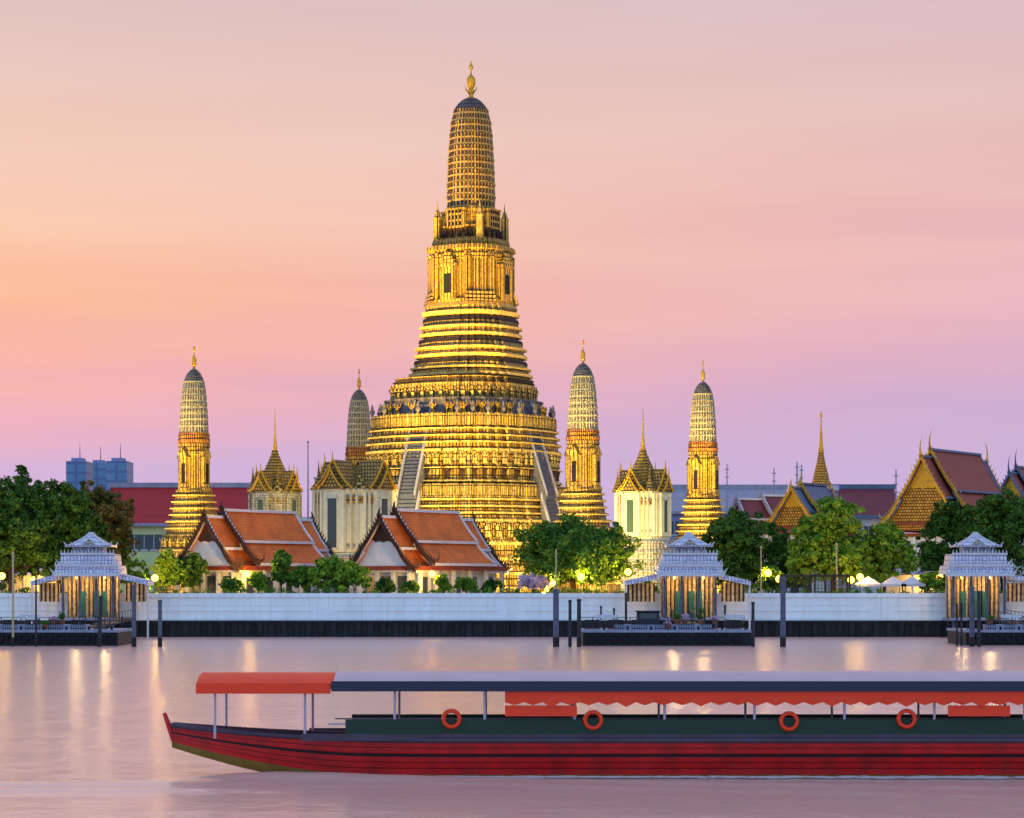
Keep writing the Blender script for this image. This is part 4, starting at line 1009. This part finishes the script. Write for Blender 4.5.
# ---------------------------------------------------------------- piers: pavilions, pontoons, posts
def pier_pavilion(px, Y, label, w=1.0, wings=((-1, 1.0), (1, 1.0)), flip=1, top='hip'):
    z = lambda y: Z_(y, Y)
    t = thing('pier_pavilion', label, 'pavilion', (X_(px, Y), Y, 0), 0, 'pale roofed pier pavilions'); hw = 3.35*w
    zf = z(618); ze = z(574.5)
    for i in range(4):
        for j in (0, 1):
            b = MB(); x = -hw+.4+(2*hw-.8)*i/3; b.box(x-.14, x+.14, j*4.4-.14, j*4.4+.14, -2 if j == 0 else zf, ze); b.build('column', 'trim' if j else 'post', t)
    b = MB(); b.box(-hw, hw, -.5, 5, zf-.35, zf); b.build('floor', 'deck', t)
    b = MB(); b.box(-hw*.92, hw*.92, 3.9, 4.1, zf, ze-.2)
    for q in range(15): b.box(-hw*.9+q*hw*1.8/14-.05, -hw*.9+q*hw*1.8/14+.05, 3.7, 3.897, zf, ze-.2)
    b.build('slatted_screen', 'curtain', t)
    b = MB()
    for q in (-.35, .12, .4): b.box(q*hw-.3, q*hw+.3, 3.45, 3.695, zf, zf+3.1)
    b.build('doors', 'teal', t)
    b = MB()     # hanging slats and ornament under the eave
    for q in range(28):
        x = -hw*.98+q*hw*1.96/27; b.box(x-.03, x+.03, -.32, -.28, ze-(.5+.25*(q % 3)), ze)
    b.build('eave_fringe', 'curtain', t)
    # two-tier roof skirt
    def slab(x0, x1, y0, y1, za, zb_, inset, name, m='lav'):
        b = MB(); v = [(x0, y0, za), (x1, y0, za), (x1, y1, za), (x0, y1, za), (x0+inset, y0+inset, zb_), (x1-inset, y0+inset, zb_), (x1-inset, y1-inset, zb_), (x0+inset, y1-inset, zb_)]
        per = [0, x1-x0]
        b.add(v, [(0, 1, 5, 4), (1, 2, 6, 5), (2, 3, 7, 6), (3, 0, 4, 7)], [[(0, 0), (x1-x0, 0), (x1-x0-inset, zb_-za), (inset, zb_-za)]]*4)
        b.add(v, [(4, 5, 6, 7), (3, 2, 1, 0)])
        b.box(x0-.1, x1+.1, y0-.1, y0-.003, za-.12, za+.18); b.box(x0+inset-.08, x1-inset+.08, y0+inset-.12, y0+inset-.003, zb_-.2, zb_+.06)
        o_ = b.build(name, m, t)
        cr_ = MB(); nn = int((x1-x0)/.42)       # toothed cresting along both edges
        cr_.box(x0-.14, x1+.14, y0-.2, y0-.104, za-.2, za+.10); cr_.box(x0+inset-.1, x1-inset+.1, y0+inset-.2, y0+inset-.124, zb_-.1, zb_+.12)
        for q in range(nn+1):
            xx = x0+(x1-x0)*q/nn
            cr_.tube((xx, y0-.15, za+.08), (xx, y0-.15, za+.42), .09, .02, 4); cr_.tube((xx, y0-.15, za-.55), (xx, y0-.15, za-.19), .02, .07, 4)
            xx = x0+inset+(x1-x0-2*inset)*q/nn; cr_.tube((xx, y0+inset-.16, zb_+.1), (xx, y0+inset-.16, zb_+.5), .09, .02, 4)
        for xx, sg_ in ((x0, -1), (x1, 1)): cr_.tube((xx, y0-.15, za+.05), (xx+sg_*.45, y0-.3, za+.75), .15, .03, 5)
        cr_.build('cresting', 'trim', o_)
        return o_
    slab(-hw-.45, hw+.45, -1.0, 5.4, ze, z(565.5), .16, 'lower_roof')
    slab(-hw+.1, hw-.1, -.5, 5.0, z(565.4), z(554), .16, 'middle_roof')
    # open lantern storey and concave pointed top
    for i in range(5):
        b = MB(); x = -1.75+3.5*i/4; b.box(x-.09, x+.09, .5, .7, z(553.6), z(546)); b.build('lantern_post', 'trim', t)
    MB().box(-1.6, 1.6, .9, 3.6, z(553.6), z(546.5)).build('lantern_screen', 'lav', t)
    prof = [(2.75, z(548.2)), (2.6, z(547)), (2.0, z(544.6)), (1.3, z(541)), (.62, z(537)), (.12, z(532.5))]
    b = MB(); rings = [[(sx_*r, 2.2+sy*r*.9, zz+(.35 if k == 0 else 0)) for sx_, sy in ((-1, -1), (1, -1), (1, 1), (-1, 1))] for k, (r, zz) in enumerate(prof)]
    b.loft(rings[1:]); b.loft([rings[0], rings[1]], cap0=True)
    b.build('pointed_roof', 'lav', t)
    b = MB()
    for sx_, sy in ((-1, -1), (1, -1), (1, 1), (-1, 1)):
        for (r0, z0), (r1, z1) in zip(prof[1:-1], prof[2:]): b.tube((sx_*r0, 2.2+sy*r0*.9, z0+.05), (sx_*r1, 2.2+sy*r1*.9, z1+.05), .1, .1, 5)
        b.tube((sx_*2.45, 2.2+sy*2.45*.9, z(546)), (sx_*2.8, 2.2+sy*2.7*.9, z(546)+.5), .12, .04, 5)
    b.tube((0, 2.2, z(535.5)), (0, 2.2, z(532)), .12, .02, 6)
    b.build('roof_rib', 'trim', t)
    b = MB()        # small carved pediment in the middle of the lantern
    b.add([(-1.1, .35, z(547)), (1.1, .35, z(547)), (0, .35, z(539)), (-1.1, 2, z(547)), (1.1, 2, z(547)), (0, 2, z(539))], [(0, 1, 2), (3, 5, 4), (0, 2, 5, 3), (1, 4, 5, 2), (0, 3, 4, 1)])
    b.build('pediment', 'creamcol', t)
    for (sd, ln) in wings:      # lower side roofs
        x0 = sd*(hw+.4); x1 = sd*(hw+.4+3.3*ln); b = MB(); za, zb_ = z(574), z(581)
        v = [(x0, -.2, za), (x0, 4.6, za), (x1, 4.6, zb_), (x1, -.2, zb_), (x0, -.2, za-.6), (x0, 4.6, za-.6), (x1, 4.6, zb_-.5), (x1, -.2, zb_-.5)]
        b.add(v, [(0, 1, 2, 3), (7, 6, 5, 4), (0, 3, 7, 4), (1, 5, 6, 2), (3, 2, 6, 7)]); b.build('side_roof', 'lav', t)
        b = MB(); b.box(min(x1, x1-sd*.2), max(x1, x1-sd*.2), .3, .5, -1, zb_-.45); b.build('column', 'trim', t)
        b = MB(); b.box(min(x0+sd*.15, x1-sd*.4), max(x0+sd*.15, x1-sd*.4), 3.2, 3.4, GZ+.2, z(583)); b.build('side_screen', 'curtain', t)
    for (lx, p) in ((-hw*.5, 520), (hw*.5, 520)):
        d = bpy.data.lights.new('ceiling_light', 'POINT'); d.energy = p; d.color = (1, .66, .26); d.shadow_soft_size = .25
        o = bpy.data.objects.new('ceiling_light', d); C.objects.link(o); o.parent = t; o.location = (lx, 1.8, ze-.5)
        b = MB(); b.ball((lx, 1.8, ze-.35), .16, 8); b.build('ceiling_lamp', 'lamp', t)
    return t
pier_pavilion(88, 293.8, 'pale roofed pavilion on the left pier with a wide stepped right eave', .98, ((-1, .9), (1, 1.0)))
pier_pavilion(690, 293.8, 'pale roofed pavilion on the middle pier with golden screen and teal doors', 1.0, ((-1, 1.15), (1, 1.0)))
pier_pavilion(979, 293.8, 'pale roofed pavilion on the right pier near the right edge', 1.0, ((1, 1.3),))

def pontoon(px0, px1, label, Y=258., ytop=631, seed=1, clutter=True):
    z = lambda y: Z_(y, Y); x0, x1 = X_(px0, Y), X_(px1, Y); h = (x1-x0)/2; r_ = random.Random(seed)
    t = thing('floating_pier', label, 'pontoon', ((x0+x1)/2, Y, 0), 0, 'floating landing stages')
    zd = z(ytop); DD = 11.0; z2 = Z_(618, 294)
    b = MB(); b.box(-h, h, 0, DD, -.6, zd-.25)
    for k in range(int(2*h/1.1)): b.box(-h+.3+k*1.1, -h+.45+k*1.1, -.08, -.003, -.3, zd-.3)
    b.build('hull', 'wet', t)
    b = MB(); b.box(-h-.1, h+.1, -.15, DD+.1, zd-.248, zd); b.box(-h*.6, h*.55, 2.6, 5.5, zd+.002, zd+.5); b.build('deck', 'deck', t)
    n = int(2*h/1.25)
    src = None
    for k in range(n):
        if src is None:
            b = MB(); N_ = 14; rr_, tt = .42, .15; rings = []
            for i in range(N_+1):
                a = 2*math.pi*i/N_; rings.append([((rr_+tt*math.cos(q))*math.cos(a), tt*math.sin(q), (rr_+tt*math.cos(q))*math.sin(a)) for q in [2*math.pi*j/6 for j in range(6)]])
            b.loft(rings, smooth=True, cap0=False, cap1=False); o = src = b.build('tyre_fender', 'rubber', t)
        else: o = src.copy(); C.objects.link(o); o.parent = t
        o.location = (-h+.7+k*1.25, -.20, zd-.85)
    # railing along the back and the ends
    b = MB()
    for yb in (DD-.3,):
        for k in range(n+1): b.tube((-h+k*2*h/n, yb, zd), (-h+k*2*h/n, yb, zd+1.15), .05, .05, 6)
        for zz in (.4, .78, 1.15): b.tube((-h, yb, zd+zz), (h, yb, zd+zz), .04, .04, 6)
    b.build('railing', 'steel', t)
    xs_ = np.linspace(-h+.2, h-.2, 8)
    for x0_, x1_ in zip(xs_[:-1], xs_[1:]):     # front rails, a gap for boarding between each two
        x1_ -= .9; b = MB(); q = max(3, int((x1_-x0_)/.22))
        for k in range(q+1): b.tube((x0_+(x1_-x0_)*k/q, .35, zd), (x0_+(x1_-x0_)*k/q, .35, zd+1.0), .035, .035, 5)
        for zz in (.15, .58, 1.0): b.tube((x0_, .35, zd+zz), (x1_, .35, zd+zz), .04, .04, 5)
        b.build('front_rail', 'steel', t)
        b = MB(); b.tube((x1_+.45, .1, zd), (x1_+.45, .1, zd+.35), .11, .13, 8); b.build('bollard', 'rubber', t)
    # gangway up to the bank
    b = MB(); v = [(h*.30, DD, zd+.1), (h*.30+2, DD, zd+.1), (h*.30+2, 36, z2), (h*.30, 36, z2)]; v += [(p[0], p[1], p[2]-.2) for p in v]
    b.add(v, [(0, 1, 2, 3), (7, 6, 5, 4), (0, 4, 5, 1), (1, 5, 6, 2), (2, 6, 7, 3), (3, 7, 4, 0)])
    for sx_ in (h*.30, h*.30+2):
        for k in range(13): b.tube((sx_, DD+k*(36-DD)/12, zd+.1+k/12*(z2-zd-.1)), (sx_, DD+k*(36-DD)/12, zd+1.1+k/12*(z2-zd-.1)), .04, .04, 5)
        b.tube((sx_, DD, zd+1.1), (sx_, 36, z2+1), .04, .04, 5)
    b.build('gangway', 'steel', t)
    return t, zd, h
pontoon(-45, 118, 'dark floating landing stage with railings in front of the left pavilion', 258, 630, 1)
P2, zd2, h2 = pontoon(583, 752, 'dark floating landing stage with pots and a kiosk in front of the middle pavilion', 258, 630, 2)
pontoon(966, 1100, 'dark floating landing stage cut off by the right edge', 260, 630, 3)
# things on the stages
t = thing('ticket_kiosk', 'small dark kiosk box standing on the middle landing stage', 'kiosk', (X_(648, 262), 262, zd2+.5))
b = MB(); b.box(-1.15, 1.15, -.8, .8, 0, 1.3); b.build('cabin', 'steel', t); MB().box(-1.3, 1.3, -1, 1, 1.303, 1.42).build('roof', 'wet', t); MB().box(-.9, .9, -.84, -.803, .6, 1.15).build('window', 'glass', t)
def potted(px, Y, z0, h, label, m='leaf_d', fl=False):
    t = thing('potted_plant', label, 'plant pot', (X_(px, Y), Y, z0), 0, 'plants in pots on the landing stages')
    b = MB(); b.lathe([(.2, 0), (.34, .35), (.36, .5), (.3, .5)], 10); b.build('pot', 'pot', t)
    leaf_mesh('foliage', m, [(np.array([rng.uniform(-.2, .2), rng.uniform(-.2, .2), .6+rng.uniform(0, h-.9)]), .34) for _ in range(8)], 420, .16, t)
potted(701, 261.6, zd2+.5, 1.9, 'bushy dark potted plant at the middle of the middle landing stage')
potted(668, 260, zd2, 1.2, 'white flowering pot beside the dark kiosk', 'flower'); potted(677, 261.8, zd2+.5, 1.3, 'leafy pot just right of the white flowering pot beside the kiosk', 'leaf_m')
potted(685, 261.6, zd2+.5, 1.2, 'pink white flowering pot left of the bushy dark potted plant', 'flower'); potted(715, 261.6, zd2+.5, 1.0, 'small flowering pot right of the bushy dark potted plant', 'flower')
potted(62, 261.6, zd2+.5, 1.5, 'round dark potted bush on the left landing stage'); potted(54, 261.6, zd2+.5, .9, 'pale flowering pot left of the round potted bush on the left stage', 'flower')
potted(45, 260, zd2, 1.0, 'small green pot near the slim post of the left landing stage', 'leaf_m'); potted(990, 263.6, zd2+.5, 1.0, 'small potted plant on the right landing stage', 'leaf_m')
# benches
for px, Y, lab in ((30, 262, 'pale bench on the left landing stage left of the pots'), (607, 262, 'pale bench at the left end of the middle landing stage'), (735, 262, 'pale bench at the right end of the middle landing stage'), (1012, 264, 'pale bench on the right landing stage')):
    t = thing('bench', lab, 'bench', (X_(px, Y), Y, zd2+.5), 0, 'benches on the landing stages')
    MB().box(-1.1, 1.1, -.25, .25, .42, .5).build('seat', 'trim', t); b = MB(); b.box(-1.1, 1.1, .22, .28, .62, 1.0); b.build('backrest', 'trim', t)
    for sx_ in (-.95, .95): MB().box(sx_-.05, sx_+.05, -.22, .28, 0, .617).build('leg', 'steel', t)

def post(px, y0, y1, Y, w_, label, m='post', thin=None, lean=0.0):
    z = lambda y: Z_(y, Y); t = thing('mooring_post', label, 'mooring post', (X_(px, Y), Y, 0), 0, 'mooring posts in the river')
    r = w_/2/S_(Y)
    b = MB(); b.tube((-lean, 0, -1.5), (-lean*.6, 0, .95), r*1.12, r*1.1, 10); b.build('wet_foot', 'wet', t)
    b = MB(); b.tube((-lean*.6, 0, .951), (0, 0, z(y0)), r, r*.94, 10); b.build('shaft', m, t)
    b = MB(); b.lathe([(r*1.15, z(y0)-.12), (r*1.2, z(y0)+.02), (r*.8, z(y0)+.12)], 10); b.build('cap', m, t)
    if thin: b = MB(); b.tube((0, 0, z(y0)), (0, 0, z(thin)), .09, .07, 6); b.build('pole_top', 'pole', t)
for a in ((134, 586, 645, 254, 4.5, 'tall grey post in the water right of the left pavilion'),
          (160, 601, 643, 254, 4.2, 'shorter post standing alone right of the left pier'),
          (101, 597, 645, 254, 4, 'leaning dark post at the front corner of the left landing stage', 'steel', None, .25),
          (556, 590, 648, 254, 6, 'thick post with a slim pale pole on top, left of the middle pier', 'post', 549),
          (570, 601, 648, 254, 3.2, 'thin dark post between the thick post and the middle landing stage', 'steel'),
          (579, 600, 649, 254, 4.2, 'dark post touching the left end of the middle landing stage', 'steel'),
          (626, 594, 630, 271, 2.6, 'thin dark post behind the middle landing stage left of the kiosk', 'steel'),
          (601, 607, 630, 271, 2.0, 'short left post of two behind the bench of the middle stage', 'steel'),
          (614, 609, 630, 271, 2.0, 'short right post of two behind the bench of the middle stage', 'steel'),
          (725, 606, 630, 271, 2.2, 'short thin post behind the right part of the middle stage', 'steel'),
          (753, 603, 650, 254, 3.4, 'dark post at the right end of the middle landing stage', 'steel'),
          (783, 578, 646, 254, 5.6, 'tall thick grey post standing alone right of the middle pier'),
          (957, 605, 640, 258, 2.2, 'left thin post of the pair before the right pavilion', 'steel'),
          (961.5, 604, 641, 258, 2.2, 'right thin post of the pair before the right pavilion', 'steel'),
          (972, 588, 647, 255, 5.0, 'thick grey post under the left edge of the right pavilion'),
          (979, 592, 650, 254, 3.6, 'dark post in front of the right pavilion', 'steel'),
          (13, 553, 632, 255, 2.2, 'slim tall pole at the far left of the left landing stage', 'pole'),
          (36, 577, 632, 255, 2.0, 'slim dark post at the left eave of the left pavilion', 'steel')):
    post(*a)

# ---------------------------------------------------------------- tour boat in the foreground
YB = 84.0
def boat():
    s = S_(YB); X0 = X_(172, YB+1.8); Ln = 36.0
    t = thing('tour_boat', 'long low red passenger boat with navy and white roof crossing the river in front', 'passenger boat', (X0, YB+1.9, 0))
    def beam(u): return 1.75*min(1, max(.02, (u/9.0)))**.6 if u < 9 else 1.75
    def sheer(u): return 1.22+.42*max(0, 1-u/8)**2
    def keel(u): return -.35+1.25*max(0, 1-u/6.2)**1.5
    us = [0, .3, .6]+[1+.5*i for i in range(20)]+list(range(11, 37))
    def sect(u, f0, f1, out=0):
        k, sh, bm = keel(u), sheer(u), beam(u)
        pts = []
        for f in np.linspace(f0, f1, 4):
            w_ = bm*(.62+.38*f**.6)+out; pts.append((f, w_, k+(sh-k)*f))
        return pts
    def strip(b, f0, f1, out=0):
        for sg in (-1, 1):
            rows = [[(u, sg*w_, z_) for f, w_, z_ in sect(u, f0, f1, out)] for u in us]
            if sg > 0: rows = [r[::-1] for r in rows]
            v = [p for r in rows for p in r]; n = 4
            b.add(v, [(i*n+j, (i+1)*n+j, (i+1)*n+j+1, i*n+j+1) for i in range(len(us)-1) for j in range(n-1)], None, 0, True)
        # close stem and stern
        for u in (us[0], us[-1]):
            p = sect(u, f0, f1, out); v = [(u, -w_, z_) for f, w_, z_ in p]+[(u, w_, z_) for f, w_, z_ in reversed(p)]; b.add(v, [tuple(range(len(v)))])
    b = MB(); strip(b, .27, 1.0); hull = b.build('hull', 'boat_red', t)
    b = MB(); strip(b, 0, .27)
    b.add([(u, s_*beam(u)*.62, keel(u)) for u in us for s_ in (-1, 1)], [(2*i, 2*i+2, 2*i+3, 2*i+1) for i in range(len(us)-1)]); b.build('hull_bottom', 'boat_yellow', t)
    b = MB(); strip(b, .66, .72, .035); b.build('rubbing_strake', 'boat_black', hull)
    for sg in (-1, 1):
        b = MB()
        for u0, u1 in zip(us[:-1], us[1:]):
            b.tube((u0, sg*(beam(u0)+.02), sheer(u0)+.02), (u1, sg*(beam(u1)+.02), sheer(u1)+.02), .09, .09, 8)
        b.build('gunwale', 'boat_grey', hull)
    for f0 in (.40, .53, .84):
        b = MB(); strip(b, f0, f0+.012, .012); b.build('plank_seam', 'boat_seam', hull)
    b = MB(); v = []
    for u in us: zd_ = sheer(u)-.12 if u < 6 else .42; kf = .93 if u < 6 else .74; v += [(u, -beam(u)*kf, zd_), (u, beam(u)*kf, zd_)]
    b.add(v, [(2*i, 2*i+2, 2*i+3, 2*i+1) for i in range(len(us)-1)]); b.build('deck', 'seat', t)
    r1_ = X_(333, YB)-X0
    # low coaming panels above the gunwale, dark
    for sg in (-1, 1):
        o = MB().box(r1_+.4, 36, sg*1.70-.03, sg*1.70+.03, 1.46, 1.93).build('side_screen', 'seat', t); MB().box(4.5, 36, sg*1.70-.035, sg*1.70+.035, 1.22, 1.455).build('side_panel', 'boat_grey', t)
    # roof: white crowned top, orange-red front part, navy fascia
    def roof(u0, u1, name, m, zz=3.18, hw=2.0, zc=.32, th=.1):
        b = MB(); rings = []
        ys = np.linspace(-hw, hw, 9)
        for u in np.linspace(u0, u1, 6):
            top = [(u, y, zz+zc*(1-(y/hw)**2)) for y in ys]; rings.append(top+[(p[0], p[1], p[2]-th) for p in reversed(top)])
        b.loft(rings, smooth=False); return b.build(name, m, t)
    r0 = X_(196, YB)-X0; r1 = X_(333, YB)-X0; r2 = X_(505, YB)-X0
    roof(r0, r1, 'front_awning', 'boat_orange', 3.12, 1.9)
    rf = roof(r1+.02, 36, 'roof', 'boat_white')
    b = MB()
    for sg in (-1, 1): b.box(r1-.05, 36.05, sg*2.04-.035, sg*2.04+.035, 2.88, 3.22)
    b.box(36.01, 36.08, -2, 2, 2.88, 3.22); b.build('fascia', 'boat_navy', rf)
    for sg in (-1, 1): MB().box(r0, r1-.08, sg*1.93-.03, sg*1.93+.03, 2.80, 3.15).build('awning_valance', 'boat_orange', t)
    b = MB()
    for sg in (-1, 1):
        n = 40
        for k in range(n):     # scalloped valance hanging below the fascia
            x0 = r2+(36-r2)*k/n; x1 = r2+(36-r2)*(k+1)/n; xm = (x0+x1)/2; y = sg*1.98
            zm = 2.42+.07*math.sin(k*2.3)*math.sin(k*.7); b.add([(x0, y, 2.875), (x1, y, 2.875), (x1, y, 2.52), (xm, y-sg*.03*math.sin(k*1.7), zm), (x0, y, 2.52)], [(0, 1, 2, 3, 4)]); b.add([(x0, y+.02, 2.875), (x1, y+.02, 2.875), (x1, y+.02, 2.52), (xm, y+.02, 2.42), (x0, y+.02, 2.52)], [(4, 3, 2, 1, 0)])
    b.build('valance', 'boat_orange', rf)
    src = None
    for k in range(12):
        for sg in (-1, 1):
            u = r0+.6+k*(35.4-r0)/11.5
            if src is None: b = MB(); b.tube((0, 0, 0), (0, 0, 1.82), .045, .045, 8); src = o = b.build('roof_post', 'boat_white', t)
            else: o = src.copy(); C.objects.link(o); o.parent = t
            o.location = (u, sg*1.66, 1.30)
    # seats in rows, and rail along the windows
    src = None
    for k in range(30):
        for y in (-.66, .66):
            if src is None:
                b = MB(); b.box(0, .42, -.42, .42, .38, .5); b.box(.38, .5, -.42, .42, .4, 1.28); b.box(.05, .38, -.3, .3, 0, .40)
                src = o = b.build('seat', 'seat', t)
            else: o = src.copy(); C.objects.link(o); o.parent = t
            o.location = (7.3+k*.92, y, .43)
    b = MB()
    for sg in (-1, 1):
        b.tube((5.4, sg*1.66, 1.78), (36, sg*1.66, 1.78), .03, .03, 6)
    b.build('hand_rail', 'boat_white', t)
    # two red lifebuoy racks / panels where the photo shows red blocks
    for px0, px1 in ((505, 577), (948, 1010)):
        b = MB(); xa, xb = X_(px0, YB)-X0, X_(px1, YB)-X0
        b.box(xa, xb, -1.92, -1.88, 2.05, 2.41); b.build('side_blind', 'boat_orange', t)
    for k in range(5):
        b = MB(); N_ = 16; rings = []
        for i in range(N_+1):
            a = 2*math.pi*i/N_; rings.append([((.27+.07*math.cos(q))*math.cos(a), .07*math.sin(q), (.27+.07*math.cos(q))*math.sin(a)) for q in [2*math.pi*j/6 for j in range(6)]])
        b.loft(rings, smooth=True, cap0=False, cap1=False); o = b.build('lifebuoy', 'boat_orange', t); o.location = (9.5+(0, 4.7, 11.2, 15.1, 21.9)[k], -1.80, 1.96-.04*(k % 3)); o.rotation_euler = (.05*(k % 2), .4*k, 0)
    b = MB(); b.tube((.12, 0, keel(0)+.1), (-.28, 0, sheer(0)+.42), .13, .07, 8); b.build('stem_post', 'boat_red', t)
    return t
boat()
# thin broken foam along the boat's waterline and bow wave
def foam():
    b = MB(); bx = X_(172, YB+1.8); r_ = random.Random(4)
    for sg in (-1, 1):
        for i in range(240):
            u = 6.2+29*(i/240)**1.2+r_.uniform(-.2, .2); off = 1.80+r_.uniform(0, .22)+.028*max(0, u-6.2)*r_.random()
            l = r_.uniform(.15, .7); w_ = r_.uniform(.03, .10)
            b.lathe([(.01, .02), (w_, .04), (w_*.6, .07), (.01, .085)], 6, (0, 0)); 
            n = 24; vv = b.v[-(4*6+12):] if False else None
            st = len(b.v)-(4*6+6+6)
            for q in range(st, len(b.v)): x, y, z_ = b.v[q]; b.v[q] = (bx+u+x*l/w_, YB+1.9+sg*off+y, z_)
    tag(b.build('bow_foam', 'foam'), 'thin broken white foam along the waterline of the red boat', 'foam', kind='stuff')
foam()
